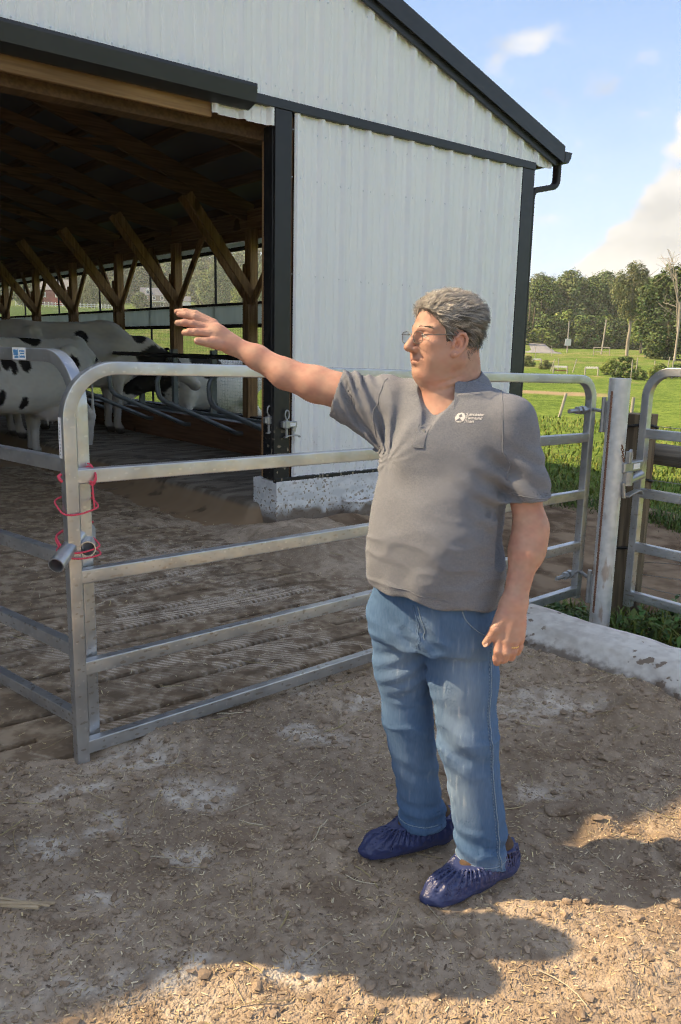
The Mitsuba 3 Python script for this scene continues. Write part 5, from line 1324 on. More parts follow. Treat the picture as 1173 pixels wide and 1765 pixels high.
def hemline(c, z0, a0, a1):
    a = np.radians(np.linspace(a0, a1, 60)); d = np.stack([np.cos(a), np.sin(a), 0 * a], 1); o = np.array([c[0], c[1], z0]) + d * .16
    l, ri, _ = jm.ray.intersects_location(o, -d, multiple_hits=False); l = l[np.argsort(ri)] + d[np.sort(ri)] * .001
    return gaussian_filter1d(l, 1.2, axis=0)


add('hem_stitch', tube(hemline((.462, 2.23), .088, 165, 375), .0014, 5), 'm_stitch', jk, smooth=True); add('hem_stitch', tube(hemline((.300, 2.405), .108, 150, 300), .0014, 5), 'm_stitch', jk, smooth=True)

# shoes and blue shoe covers
for (toe, heel, lab, seed) in (((.270, 2.112), (.590, 2.300), 'front shoe cover, blue plastic, catching the sunlight', 141), ((.088, 2.338), (.425, 2.458), 'rear shoe cover, dark blue plastic in shade', 151)):
    toe, heel = np.array(toe), np.array(heel); ax = np.append(unit(heel - toe), 0); ay = np.array([-ax[1], ax[0], 0]); Lf = np.linalg.norm(heel - toe); O3 = np.append(toe, 0)
    S = lambda x, y, z, O3=O3, ax=ax, ay=ay: O3 + ax * x + ay * y + np.array([0, 0, z])
    # local sdf: x from toe to heel
    def cov(P, O3=O3, ax=ax, ay=ay, Lf=Lf, seed=seed):
        x, y, z = (P - O3) @ ax, (P - O3) @ ay, P[:, 2]; Q = np.stack([x, y, z], 1)
        d = sd_ell(Q, [.090, 0, .014], [.088, .047, .048]); d = smin(d, sd_cap(Q, [.05, .0, .014], [.008, .0, .010], .030, .010), .03); d = smin(d, sd_cap(Q, [.06, 0, .030], [.20, 0, .055], .034, .052), .04)
        d = smin(d, sd_cap(Q, [.17, 0, .045], [Lf - .07, 0, .045], .052, .046), .04); d = smin(d, sd_cap(Q, [.19, 0, .06], [.225, 0, .115], .052, .050), .03); d = smin(d, sd_cap(Q, [Lf - .09, 0, .05], [Lf - .085, 0, .115], .050, .048), .03)
        d = smin(d, sd_cap(Q, [Lf - .06, 0, .012], [Lf - .006, 0, .010], .018, .003), .03)
        d = smin(d, sd_cap(Q, [.03, -.02, .010], [.005, .012, .008], .014, .004), .02)
        cx, cz = .225, .14; ang = np.arctan2(y * 1.3, x - .17); rad = np.hypot(x - .20, y * 1.2)
        up = smooth(.01, .10, z)
        w = np.sin(ang * 30 + 5 * vnoise(Q, .06, seed)) * .0046 * up + (np.abs(vnoise(Q * [.6, 1, 1], .03, seed + 1, 2)) - .12) * .011 * (.35 + .65 * smooth(.0, .06, x)) + .008 * vnoise(Q, .07, seed + 2)
        d = d + w; rim = z - (.093 + .22 * np.clip(x - .19, -.1, .16) * .55 - .0); op = sd_cap(Q, [.182, 0, .085], [Lf - .085, 0, .11], .039); op = np.maximum(op, .03 - z)
        d = np.maximum(d, rim); d = np.maximum(d, -np.where(rim > -.055, np.maximum(d + .005, -.06 - rim), 1)); return np.maximum(d, .001 - z)
    lo = np.minimum(S(-.03, -.09, 0), S(Lf + .03, .09, 0)); lo = np.minimum(lo, np.minimum(S(-.03, .09, 0), S(Lf + .03, -.09, 0))); hi = np.maximum(np.maximum(S(-.03, -.09, 0), S(Lf + .03, .09, 0)), np.maximum(S(-.03, .09, 0), S(Lf + .03, -.09, 0)))
    ck = add('shoe_cover', snet(cov, lo - [0, 0, .006], hi + [0, 0, .16], .0034), 'm_cover', man, smooth=True, label=lab)
    shoe = snet(lambda P, O3=O3, ax=ax, ay=ay, Lf=Lf: smin(sd_cap(np.stack([(P - O3) @ ax, (P - O3) @ ay, P[:, 2]], 1), [.10, 0, .04], [.20, 0, .075], .030, .040), sd_cap(np.stack([(P - O3) @ ax, (P - O3) @ ay, P[:, 2]], 1), [.20, 0, .072], [Lf - .085, 0, .095], .038, .040), .03), lo, hi + [0, 0, .17], .006)
    sk = add('shoe', shoe, 'm_shoe', man, smooth=True)
    lcs = []
    for i in range(4):
        x0 = .152 + .016 * i; z0 = .092 + .0085 * i
        lcs.append(tube(np.array([S(x0, -.024, z0 - .010), S(x0 + .004, -.008, z0 + .010), S(x0 + .010, .008, z0 + .010), S(x0 + .012, .024, z0 - .008)]), .0034, 6))
    for s in (-1, 1): lcs.append(tube(np.array([S(.20, 0, .128), S(.185, s * .014, .136), S(.165, s * .022, .128), S(.168, s * .030, .112), S(.186, s * .024, .112), S(.20, 0, .124)]), .0030, 6))
    add('laces', cat(lcs), 'm_lace', sk, smooth=True)
# wedding ring, thumb nails
rg = np.array([[.4766 + .0136 * math.cos(a), 2.0948 + .0136 * math.sin(a), .8045 + .0012 * math.cos(a)] for a in np.linspace(0, 2 * np.pi, 24, endpoint=False)])
tag(add('ring', tube(rg, .0019, 8, closed=True, cap=False), 'm_gold', smooth=True), 'gold wedding ring on the lowered left hand', 'ring')
def nail(c, d, nrm, w, l):
    d, nrm = unit(d), unit(nrm); s = np.cross(d, nrm); m = trimesh.creation.icosphere(2); v = np.asarray(m.vertices); m.vertices = np.asarray(c) + v[:, :1] * s * w + v[:, 1:2] * d * l + v[:, 2:3] * nrm * .0016; return m


add('thumb_nail', nail([-.4425, 2.4945, 1.6035], [-1, -.1, .1], [-.15, -.85, .5], .0070, .0085), 'm_nail', man, smooth=True)
add('thumb_nail', nail([.4000, 2.0905, .8095], [-.5, .05, -.9], [-.55, -.8, .25], .0070, .0085), 'm_nail', man, smooth=True)
# ---------------------------------------------------------------- cows
def cow(name_label, centre, head_dir, s, neck, poll, muzzle, patches, seed, yaw_off=0.0, zbase=0.0, group='cows in the barn', base=(.80, .77, .72), swap=0.0):
    """a dairy cow, x forward, y left, z up; patches: black ellipsoids (x, y, z, rx, ry, rz)"""
    neck, poll, muzzle = map(np.array, (neck, poll, muzzle))
    hd = unit(muzzle - poll); hy = np.array([0, 1.0, 0]); hy = unit(hy - hd * (hd @ hy)); hz = np.cross(hd, hy)
    def f(P):
        m = P.copy(); m[:, 1] = np.abs(m[:, 1])
        d = sd_ell(P, [-.02, 0, .965], [.74, .355, .40]); d = smin(d, sd_ell(P, [-.62, 0, 1.12], [.32, .275, .29]), .12); d = smin(d, sd_ell(P, [.55, 0, .98], [.34, .25, .385]), .12)
        d = smin(d, sd_cap(P, [-.82, 0, 1.33], [.55, 0, 1.37], .075, .07), .12); d = smin(d, sd_ell(P, [.48, 0, 1.33], [.26, .10, .13]), .08)
        d = smin(d, sd_ell(m, [-.50, .235, 1.30], [.10, .06, .08]), .08); d = smin(d, sd_ell(m, [-.88, .12, 1.22], [.07, .05, .06]), .07)
        d = smin(d, sd_cap(P, [.60, 0, 1.10], neck, .235, .17), .10); d = smin(d, sd_cap(P, neck, poll - hd * .02, .165, .125), .08); d = smin(d, sd_cap(P, [.72, 0, .78], neck - [0, 0, .10], .10, .06), .10)
        h = sd_cap(P, poll + hd * .05, poll + hd * .24 - hz * .015, .118, .098); h = smin(h, sd_cap(P, poll + hd * .22, muzzle - hd * .05, .092, .072), .04); h = smin(h, sd_ell(P, muzzle - hd * .04, [.075, .080, .070]), .04)
        d = smin(d, h, .05)
        for sgn in (-1, 1):
            a = poll + hy * sgn * .10 + hz * .02; d = smin(d, sd_cap(P, a, a + hy * sgn * .13 - hz * .03 - hd * .03, .030, .012), .03)
            d = smin(d, sd_cap(P, a + hy * sgn * .07 - hz * .01, a + hy * sgn * .14 - hz * .045, .042, .020), .02)
        st = swap
        for sgn in (-1, 1):
            fx = .58 + st * sgn; d = smin(d, sd_cap(P, [.55, sgn * .17, .86], [fx, sgn * .155, .48], .135, .062), .07); k = sd_cap(P, [fx, sgn * .155, .48], [fx - .01, sgn * .15, .13], .060, .043); k = smin(k, sd_ell(P, [fx, sgn * .155, .46], [.065, .06, .07]), .03)
            k = smin(k, sd_cap(P, [fx - .01, sgn * .15, .13], [fx + .03, sgn * .15, .045], .050, .062), .02); d = smin(d, k, .03)
            hx = -.70 - st * sgn; d = smin(d, sd_cap(P, [-.60, sgn * .18, 1.05], [-.46 - st * sgn * .5, sgn * .215, .80], .205, .135), .08); d = smin(d, sd_cap(P, [-.46 - st * sgn * .5, sgn * .215, .80], [hx - .04, sgn * .17, .50], .125, .060), .06)
            k = sd_cap(P, [hx - .045, sgn * .17, .51], [hx, sgn * .165, .13], .058, .043); k = smin(k, sd_ell(P, [hx - .055, sgn * .17, .52], [.06, .05, .07]), .02); k = smin(k, sd_cap(P, [hx, sgn * .165, .13], [hx + .045, sgn * .165, .045], .050, .062), .02); d = smin(d, k, .03)
        d = smin(d, sd_ell(P, [-.36, 0, .63], [.21, .17, .17]), .07)
        for a in (-.28, -.44):
            for sgn in (-1, 1): d = smin(d, sd_cap(P, [a, sgn * .07, .50], [a, sgn * .075, .42], .018, .013), .015)
        d = smin(d, sd_cap(P, [-.90, 0, 1.31], [-.965, .01, 1.15], .035, .026), .03); d = smin(d, sd_cap(P, [-.965, .01, 1.15], [-.96, .03, .62], .024, .018), .01); d = smin(d, sd_ell(P, [-.955, .03, .50], [.035, .035, .14]), .02)
        return np.maximum(d + .018 * vnoise(P, .22, seed, 2) + .008 * vnoise(P, .07, seed + 1, 2), .004 - P[:, 2])
    lo = np.array([-1.08, -.50, -.03]); hi = np.array([max(1.1, poll[0] + .25, muzzle[0] + .15), .50, max(1.6, poll[2] + .25)]); lo[1] = min(lo[1], muzzle[1] - .2); hi[1] = max(hi[1], muzzle[1] + .2)
    m = snet(f, lo, hi, .023); V = np.array(m.vertices)
    C = np.array(base) * (1 + .25 * vnoise(V, .25, seed + 2) + .2 * vnoise(V, .03, seed + 3))[:, None]
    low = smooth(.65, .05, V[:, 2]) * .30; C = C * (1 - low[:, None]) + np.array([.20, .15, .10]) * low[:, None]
    pink = np.exp(-(((V - [-.36, 0, .58]) / [.2, .2, .14]) ** 2).sum(1)) * .6; C = C * (1 - pink[:, None]) + np.array([.55, .38, .33]) * pink[:, None]
    mz = smooth(.09, .05, np.linalg.norm(V - (muzzle - hd * .01), axis=1)) * .8; C = C * (1 - mz[:, None]) + np.array([.22, .17, .16]) * mz[:, None]
    k = np.full(len(V), 9.0); wob = .35 * vnoise(V, .12, seed + 5, 3) * 2
    for p in patches: k = np.minimum(k, np.linalg.norm((V - p[:3]) / p[3:], axis=1) + wob)
    b = smooth(1.06, .98, k); hoof = smooth(.085, .07, V[:, 2]); b = np.maximum(b, 0)[:, None]; C = C * (1 - b) + np.array([.018, .016, .015]) * b
    C = C * (1 - hoof[:, None]) + np.array([.07, .055, .045]) * hoof[:, None]
    M = np.eye(4); d2 = unit(np.append(np.asarray(head_dir, float), 0)); M[:3, 0], M[:3, 1], M[:3, 2] = d2 * s, np.cross([0, 0, 1], d2) * s, np.array([0, 0, s]); M[:3, 3] = np.append(centre, zbase)
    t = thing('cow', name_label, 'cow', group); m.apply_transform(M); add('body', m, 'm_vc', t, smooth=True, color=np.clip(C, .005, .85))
    W = lambda q: np.asarray(q) @ M[:3, :3].T + M[:3, 3]
    for sgn in (-1, 1):
        e = trimesh.creation.icosphere(2, .026 * s); e.apply_translation(W(poll + hd * .17 + hy * sgn * .088 + hz * .03)); add('eye', e, 'm_black', t, smooth=True)
    return t, W, (poll, hd, hy, hz)


bc = lambda u, v: B(u, v)[:2]
rngp = np.random.default_rng(12)
pa = [(.30 + .28 * rngp.normal(), s_, rngp.uniform(.55, 1.2), rngp.uniform(.04, .085), .14, rngp.uniform(.05, .12)) for s_ in (.27, -.27, .27, -.27, .27, .3, .3, .27, .3, .3, .28)] + [(.75, .2, 1.1, .20, .3, .28), (.55, 0, 1.40, .2, .2, .14), (-.50, .30, 1.16, .06, .1, .085), (-.1, 0, 1.42, .16, .2, .10), (1.5, 0, 1.1, .35, .3, .25)]
cow('white cow with black blotches standing nearest, behind the left gate', (-4.30, 10.96), (-.58, -.81), 1.16, (.95, .05, 1.25), (1.30, .10, 1.38), (1.72, .16, 1.20), pa, 201, swap=.07)
tB, WB, hB = cow('large pale cow lowering its black-patched head over the stall board', bc(.40, 6.58), BX[:2], 1.21, (1.02, 0, 1.10), (1.42, .0, .93), (1.86, .02, .60),
    [(.10, -.25, 1.25, .085, .3, .085), (-.09, -.30, 1.06, .07, .2, .07), (1.12, -.15, 1.00, .26, .22, .16), (1.02, -.15, .90, .12, .2, .16), (1.47, -.1, .93, .12, .16, .20), (1.40, 0, 1.06, .14, .2, .09), (.92, 0, 1.25, .12, .2, .1)], 211, zbase=.195, base=(.66, .61, .56))
cow('cow farther back in the stalls, mostly hidden, its dark rump at the left', bc(1.12, 7.82), BX[:2], 1.16, (1.0, 0, 1.05), (1.35, 0, .9), (1.75, 0, .6), [(-.95, .05, 1.2, .10, .25, .4), (.7, 0, 1.1, .4, .4, .3)], 221, zbase=.195, base=(.46, .43, .40))
tC, WC, hC = cow('cow whose spotted face with an orange ear tag shows above the left gate', bc(-.95, 6.05), unit(BX[:2] - .10 * BY[:2]), 1.0, (.95, -.02, 1.36), (1.24, -.06, 1.58), (1.50, -.24, 1.26), [(1.30, -.02, 1.48, .10, .07, .09), (1.45, -.2, 1.36, .05, .08, .07), (.9, 0, 1.2, .22, .4, .3), (0, 0, 1.2, .3, .5, .3)], 231)
poll, hd_, hy_, hz_ = hC
tag_m = beam(WC(poll + hy_ * .20 - hz_ * .02 + hd_ * .02), WC(poll + hy_ * .20 - hz_ * .12 + hd_ * .03), .055, .012, .002); mat('m_tag', (.62, .22, .05), .5, .4); add('ear_tag', tag_m, 'm_tag', tC, label='orange ear tag')
# collar with a transponder on the lowered neck
poll, hd_, hy_, hz_ = hB
cr = [WB(np.array([1.30, 0, .985]) + .172 * (math.cos(a) * hy_ + math.sin(a) * hz_)) for a in np.linspace(0, 2 * np.pi, 30, endpoint=False)]
add('collar', sweep(cr, rsq(.012, .055, .003), closed=True, cap=False), 'm_black', tB); add('collar_weight', beam(WB([1.31, -.05, .80]), WB([1.31, -.05, .72]), .07, .06, .01), 'm_black', tB)
cow('pale cow outside the barn beyond the wire netting, only its legs and tail showing', (-2.35, 14.9), (-.80, -.6), 1.12, (1.0, 0, 1.1), (1.35, 0, .95), (1.7, 0, .7), [(1.2, 0, 1.1, .5, .4, .3), (.2, 0, 1.3, .3, .5, .2)], 241, zbase=-.18, group='cows in the barn')
# ---------------------------------------------------------------- trees, house, fences far off
scene['m_leaf'] = {'type': 'twosided', 'bsdf': {'type': 'diffuse', 'reflectance': {'type': 'mesh_attribute', 'name': 'vertex_color'}}}
mat('m_bark', lambda p, n, uv: mix((.10, .08, .06), (.24, .20, .16), fbm(p.x * 2, p.y * 2, p.z * .6, 3)), .9, .1)
mat('m_palebark', lambda p, n, uv: mix((.30, .26, .21), (.46, .41, .35), fbm(p.x * 2, p.y * 2, p.z * .6, 3)), .9, .1)


def at(az, r, dz=0.0): x, y = r * math.sin(math.radians(az)), r * math.cos(math.radians(az)); return np.array([x, y, float(terr(x, y)) + dz])


def crown_mesh(seed, n_clump, per, size, shape, col, asp=1.5):
    """leaf clumps in a unit crown (radius 1, height 0..1 scaled by the caller); shape(t) = relative radius at height t"""
    g = np.random.default_rng(seed); P, D, S, L, W, C = [], [], [], [], [], []
    for i in range(n_clump):
        t = g.uniform(0, 1); a = g.uniform(0, 6.28); rr = shape(t) * math.sqrt(g.uniform(.25, 1.0)); c = np.array([rr * math.cos(a), rr * math.sin(a), t]); cr = g.uniform(.16, .32)
        q = unit(g.normal(size=(per, 3))) * (cr * g.uniform(.55, 1.05, per) ** .6)[:, None] * [1, 1, .55]; q[:, 2] += .02
        nrm = unit(q * [1, 1, 2] + g.normal(0, .12, (per, 3)) + [0, 0, .10]); d = unit(np.cross(nrm, g.normal(size=(per, 3))))
        P.append(c + q); D.append(d); S.append(np.cross(nrm, d)); l = size * g.uniform(.6, 1.4, per); L.append(l); W.append(l * g.uniform(.55, .9, per))
        C.append(np.array(col) * g.uniform(.70, 1.35) * g.uniform(.7, 1.4, (per, 1)) * np.stack([g.uniform(.85, 1.25, per), np.ones(per), g.uniform(.75, 1.2, per)], 1))
    P, D, S, L, W, C = map(np.concatenate, (P, D, S, L, W, C)); m = cards(P * [1, 1, 2 * asp], D, S, L, W); m.apply_scale([1, 1, .5 / asp])
    return m, np.repeat(C, 4, 0)


def trunk_mesh(h, r, crown0, seed, R):
    g = np.random.default_rng(seed); p = [np.array([0, 0, -.6])]
    for k in range(1, 7): p.append(np.array([g.normal(0, .006) * h, g.normal(0, .006) * h, h * k / 6 * .92]))
    ms = []
    def taper(path, r0, r1):
        path = np.array(path); n = len(path); rings = []; tan = unit(np.gradient(path, axis=0)); s = frame(tan[0])[1]
        for i in range(n):
            s = unit(s - tan[i] * (s @ tan[i])); t = np.cross(s, tan[i]); a = np.arange(7) / 7 * 2 * np.pi; rad = r0 + (r1 - r0) * i / (n - 1); rings.append(path[i] + rad * (np.cos(a)[:, None] * s + np.sin(a)[:, None] * t))
        v = np.vstack(rings); f = [[i * 7 + j, i * 7 + (j + 1) % 7, (i + 1) * 7 + (j + 1) % 7] for i in range(n - 1) for j in range(7)] + [[i * 7 + j, (i + 1) * 7 + (j + 1) % 7, (i + 1) * 7 + j] for i in range(n - 1) for j in range(7)]
        return trimesh.Trimesh(v, f, process=False)
    ms.append(taper(p, r, r * .25))
    for i in range(9):
        z = crown0 * h + (h * .9 - crown0 * h) * g.uniform(0, .8); a = g.uniform(0, 6.28); ln = R * g.uniform(.5, .95); b = np.array([0, 0, z]); e = b + [ln * math.cos(a), ln * math.sin(a), ln * g.uniform(.2, .8)]
        ms.append(taper([b, (b + e) / 2 + [0, 0, -.04 * ln], e], r * .38, r * .08))
    return cat(ms)


ROUND = lambda t: math.sqrt(max(0, 1 - (2 * t - 1) ** 2)) * (.85 + .3 * (1 - t))
CONE = lambda t: max(.04, (1 - t) ** .8) * .95
OVAL = lambda t: max(0.05, math.sin(math.pi * min(1, .12 + t * .88)) ** .6)
KINDS = {'dark': (ROUND, (0.078, 0.124, 0.049), 301), 'mid': (OVAL, (0.111, 0.163, 0.060), 302), 'pale': (OVAL, (0.163, 0.215, 0.094), 303), 'olive': (ROUND, (0.156, 0.182, 0.091), 304), 'lime': (OVAL, (0.202, 0.267, 0.081), 305), 'cone': (CONE, (0.091, 0.130, 0.062), 306), 'wide': (ROUND, (0.094, 0.137, 0.058), 307)}
PROTO = {}
for k, (shp, col, sd_) in KINDS.items():
    for big in (0, 1):
        m, c = crown_mesh(sd_ + 50 * big, 120 if big else 60, 105 if big else 48, .066 if big else .12, shp, col); PROTO[k, big] = mikit.ply(m, 'm_leaf', color=c)
TRK = [trunk_mesh(1.0, .022, .35, 400 + k, .4) for k in range(3)]


def tree(name, label, kind, az, r, h, wid, clear=.12, group=None, cat_='tree', big=0, bark='m_bark', rot=None, sunk=0.0, thick=1.0):
    """a tree h high and wid wide; its crown starts at clear * h"""
    b = at(az, r, -sunk); t = thing(name, label, cat_, group); ro = rng.uniform(0, 360) if rot is None else rot
    scene[f'{t}__crown'] = {**PROTO[kind, big], 'to_world': T().translate([b[0], b[1], b[2] + h * clear]).rotate([0, 0, 1], ro).scale([wid / 2, wid / 2, h * (1 - clear)])}
    tm = TRK[int(ro) % 3].copy(); tm.apply_scale([h * thick, h * thick, h]); tm.apply_translation(b); add('trunk', tm, bark, t, smooth=True)
    return t


# right of the barn: the row at the foot of the hill
row = [(11.2, 205, 15, 11, 'mid'), (12.1, 250, 17, 12, 'dark'), (13.2, 178, 14.6, 9.5, 'mid'), (14.2, 186, 15.4, 9, 'dark'), (14.9, 182, 16.6, 10, 'pale'), (15.7, 190, 15.6, 9, 'pale'), (16.4, 184, 15.2, 9, 'mid'), (17.2, 188, 16.8, 9, 'pale'), (18.0, 186, 14.5, 9, 'dark'), (18.9, 192, 15.5, 9, 'mid'), (19.7, 186, 15.0, 10, 'dark'), (20.5, 196, 16.5, 11, 'mid'), (21.6, 188, 15.5, 11, 'dark'), (22.8, 190, 17, 11, 'mid'), (24.2, 192, 16, 11, 'dark'), (26, 190, 17, 12, 'mid'),
       (13.0, 215, 17.5, 11, 'olive'), (15.3, 222, 18, 12, 'dark'), (17.0, 220, 18.5, 12, 'olive'), (19.2, 224, 18, 12, 'dark')]
rl = ['tall green tree immediately right of the barn corner trim', 'distant dark tree peeping past the barn corner', 'leafy tree by the road bend right of the barn', 'dark tree third along the far row from the barn', 'tallest pale green tree in the far row above the signpost', 'pale feathery tree right of the tallest one in the far row', 'mid green tree at the middle of the far row', 'pale round-topped tree rising behind the leaning pole', 'dark tree in the far row left of the slim-trunked tree', 'green tree directly behind the slim-trunked tree']
for i, (a, r, h, w, k) in enumerate(row):
    h *= .86
    tree('far_tree', rl[i] if i < 10 else 'leafy tree in the far row at the foot of the hill, towards the right', k, a, r, h, w, .04, None if i < 10 else 'far row trees towards the right', big=1)
for i, a in enumerate(np.arange(13.6, 24, .62)):
    k = ('mid', 'dark', 'lime', 'wide')[i % 4]; tree('undergrowth_bush', {'mid': 'mid green rounded', 'dark': 'dark green rounded', 'lime': 'bright yellow-green rounded', 'wide': 'broad deep green'}[k] + ' bush in the undergrowth at the foot of the far tree row', k, a, 166 + 5 * rng.random(), 4.2 + 2.4 * rng.random(), 6.0, .0, 'undergrowth bushes', 'bush')
tree('roadside_bush', 'low green bush beside the grey road', 'lime', 13.4, 158, 3.2, 6, 0, None, 'bush'); tree('roadside_bush', 'dark bush on the left side of the grey road by the barn corner', 'dark', 11.7, 150, 4.5, 6, 0, None, 'bush')
tree('slim_trunk_tree', 'tall tree with a long bare pale trunk standing alone in the pasture', 'olive', 18.85, 110, 10.9, 4.6, .46, None, 'tree', 1, 'm_palebark', 40, thick=1.0)
tree('lime_tree', 'bright yellow-green tree between the slim-trunked tree and the dark round tree', 'lime', 19.65, 132, 10.0, 4.6, .22, None, 'tree', 1)
tree('round_dark_tree', 'broad dark round tree casting shade at the right edge of the pasture', 'wide', 21.25, 97, 9.0, 7.2, .05, None, 'tree', 1, thick=1.2)
tree('round_dark_tree', 'second dark tree beyond the right edge of the frame', 'dark', 25.2, 100, 10, 8, .05, None, 'tree', 1)
bt_ = thing('bare_tree', 'pale half-dead tree with bare branches at the right edge', 'tree'); b0 = at(21.75, 92); ms = []
g = np.random.default_rng(77)
def limb(p, d, l, r, depth):
    e = p + d * l; ms.append(tube(np.array([p, (p + e) / 2 + g.normal(0, .03 * l, 3), e]), max(r, .02), 5))
    if depth == 0: return
    for _ in range(3 if depth > 1 else 4): limb(p + d * l * g.uniform(.45, 1.0), unit(d + g.normal(0, .55, 3) + [0, 0, .1]), l * g.uniform(.45, .7), r * .5, depth - 1)


limb(b0, unit(np.array([.0, 0, 1.0])), 6.0, .12, 3); limb(b0 + [0, 0, 5.5], unit(np.array([-.35, 0, 1])), 3.6, .07, 3)
add('branches', cat(ms), 'm_palebark', bt_, smooth=True)
m_, c_ = crown_mesh(378, 16, 60, .12, OVAL, (.075, .105, .035)); m_.apply_scale([1.6, 1.6, 3.0]); m_.apply_translation(b0 + [.3, 0, 8.2]); add('crown', m_, 'm_leaf', bt_, color=c_)
# poles, sign, fence pieces in the pasture
def pole(name, label, az, r, h, rad, lean=(0, 0), m='m_weather', cat_='pole', group=None):
    b = at(az, r); k = thing(name, label, cat_, group); add('shaft', tube(np.array([b - [0, 0, .3], b + [lean[0], lean[1], h]]), rad, 8), m, k, smooth=True); return k, b


mat('m_palewood', lambda p, n, uv: mix((.30, .27, .23), (.48, .45, .40), fbm(p.x * 6, p.y * 6, p.z * 2, 3)), .85, .2)
mat('m_white', (.74, .74, .72), .6, .3)
k, b = pole('sign_post', 'thin wooden pole carrying a small white sign beside the road', 15.05, 128, 4.6, .09, m='m_palewood')
add('sign_board', trimesh.creation.box((.9, .06, 1.0)).apply_translation(b + [0, -.15, 1.5]), 'm_white', k)
pole('leaning_pole', 'slightly leaning weathered pole at the edge of the crop strip', 17.22, 118, 4.6, .10, (.38, 0), 'm_palewood')
k, b = pole('utility_pole', 'utility pole beside the road, the taller of two', 12.45, 172, 8.6, .14); add('crossarm', beam(b + [-.9, 0, 7.9], b + [.9, 0, 7.9], .12, .14), 'm_weather', k)
pole('utility_pole', 'leaning utility pole beside the road, the shorter of two', 12.62, 160, 6.6, .12, (.5, 0))
fl_ = ['low white rail between posts, leftmost in the pasture', 'white rail fence piece right of centre, just left of the gate bend', 'white rail fence piece nearest the round gate post', 'metal rail gate near the leaning pole']
for i, (a0, a1, r, h, m) in enumerate(((12.85, 13.42, 78, .50, 'm_white'), (14.25, 15.15, 62, .48, 'm_white'), (16.30, 17.12, 60, .55, 'm_white'), (16.75, 17.75, 112, 1.0, 'm_palewood'))):
    k = thing('rail_fence', fl_[i], 'fence'); p, q = at(a0, r), at(a1, r); add('rail', beam(p + [0, 0, h], q + [0, 0, h], .08, .13), m, k)
    if i in (1, 3): add('rail', beam(p + [0, 0, h * .45], q + [0, 0, h * .45], .05, .08), m if i == 3 else 'm_rust', k)
    for e in (p, q): add('post', tube(np.array([e - [0, 0, .3], e + [0, 0, h + .06]]), .05, 8), 'm_palewood', k)
stk = [(12.2, 88, 1.2, .2, 'pale stake near the barn corner in the pasture'), (13.0, 92, 1.3, 0, 'pale stake below the road'), (14.0, 66, .95, .35, 'leaning pale stake left of the white rail'), (14.55, 66, 1.0, 0, 'short stake in front of the low rail'), (15.45, 64, 1.0, .3, 'leaning stake between the two white rails'), (14.05, 105, 1.3, 0, 'stake out by the mown bank'), (19.22, 55, 1.25, 0, 'left one of the paired pale stakes behind the bushes'), (19.48, 56, 1.35, .05, 'right one of the paired pale stakes behind the bushes'), (20.6, 60, 1.1, 0, 'pale stake seen through the right gate, left'), (21.3, 60, 1.4, .2, 'pale stake seen through the right gate, centre'), (21.7, 58, 1.2, 0, 'pale stake seen through the right gate, right'), (14.72, 25.5, .72, .22, 'near leaning grey stake in the grass beside the gate bend'), (19.38, 22.8, .78, .05, 'near upright stake in the grass behind the wooden post'), (18.0, 58, .8, .4, 'tilted white board end by the bushes')]
for a, r, h, ln, lb in stk: pole('pasture_stake', lb, a, r, h, .035 if r > 30 else .045, (ln, 0), 'm_palewood', 'stake')
for i, (a, r, h, w, k, lb) in enumerate(((17.95, 62, 1.05, 1.5, 'lime', 'bright yellow-green bush behind the round gate post'), (18.75, 58, 1.3, 1.9, 'mid', 'green bush right of the round gate post'), (12.6, 74, .9, 1.3, 'olive', 'small scrubby bush near the barn corner'), (13.7, 70, .7, 1.2, 'olive', 'small bush by the leftmost white rail'), (20.9, 58, .9, 1.3, 'lime', 'bush seen through the right gate'), (22.0, 60, .9, 1.4, 'mid', 'darker bush seen through the right gate'), (19.7, 55, .6, 1.0, 'mid', 'low bush at the foot of the paired stakes'))): tree('pasture_bush', lb, k, a, r, h, w, 0, None, 'bush')
# wooded hill behind the right row
for i in range(16): tree('hill_tree', ('dark', 'paler')[i % 2] + ' hazy tree on the far wooded hill past the barn corner', ('dark', 'mid')[i % 2], 8.5 + i * .75 + rng.normal(0, .15), 430 + 70 * rng.random(), 15, 13, .0, 'trees on the far hill past the barn corner')
# seen through the barn's open side: farm and wooded hill
for i in range(96):
    q = i / 96; a = -23.5 + (i % 24) * .80 + rng.normal(0, .2); ring_ = i // 24; r = (405, 450, 505, 570)[ring_] + rng.uniform(-12, 12)
    if ring_ == 0 and (-14.4 < a < -10.9 or -20.4 < a < -18.0): continue
    k = ('dark', 'mid', 'wide', 'pale', 'olive')[i * 7 % 5]
    tree('forest_tree', {'dark': 'dark green', 'mid': 'mid green', 'wide': 'broad deep green', 'pale': 'pale green', 'olive': 'olive green'}[k] + ' tree on the wooded hillside seen through the barn, ' + ('front rank', 'second rank', 'third rank', 'on the crest')[ring_], k, a, r, rng.uniform(13, 20), rng.uniform(12, 16), .02, 'trees on the wooded hillside', big=0)
cl = ['slim conical tree right of the red barn', 'conical tree in front of the red barn, at its right end', 'pale conical garden tree, left of the pair', 'pale conical garden tree, right of the pair', 'round tree left of the red barn', 'small tree by the grey-roofed house', 'big pale tree right of the grey-roofed house', 'round pale tree by the nearest barn post']
for i, (a, r, h, w, k) in enumerate(((-17.7, 340, 12, 6, 'cone'), (-16.9, 330, 10, 6, 'olive'), (-15.9, 335, 9.5, 5.5, 'pale'), (-15.2, 335, 8.5, 5.5, 'pale'), (-20.7, 300, 9, 8, 'mid'), (-13.75, 360, 6, 7, 'mid'), (-8.7, 350, 17, 15, 'pale'), (-6.6, 300, 11, 12, 'lime'))): tree('garden_tree', cl[i], k, a, r, h, w, .03, None, big=1)


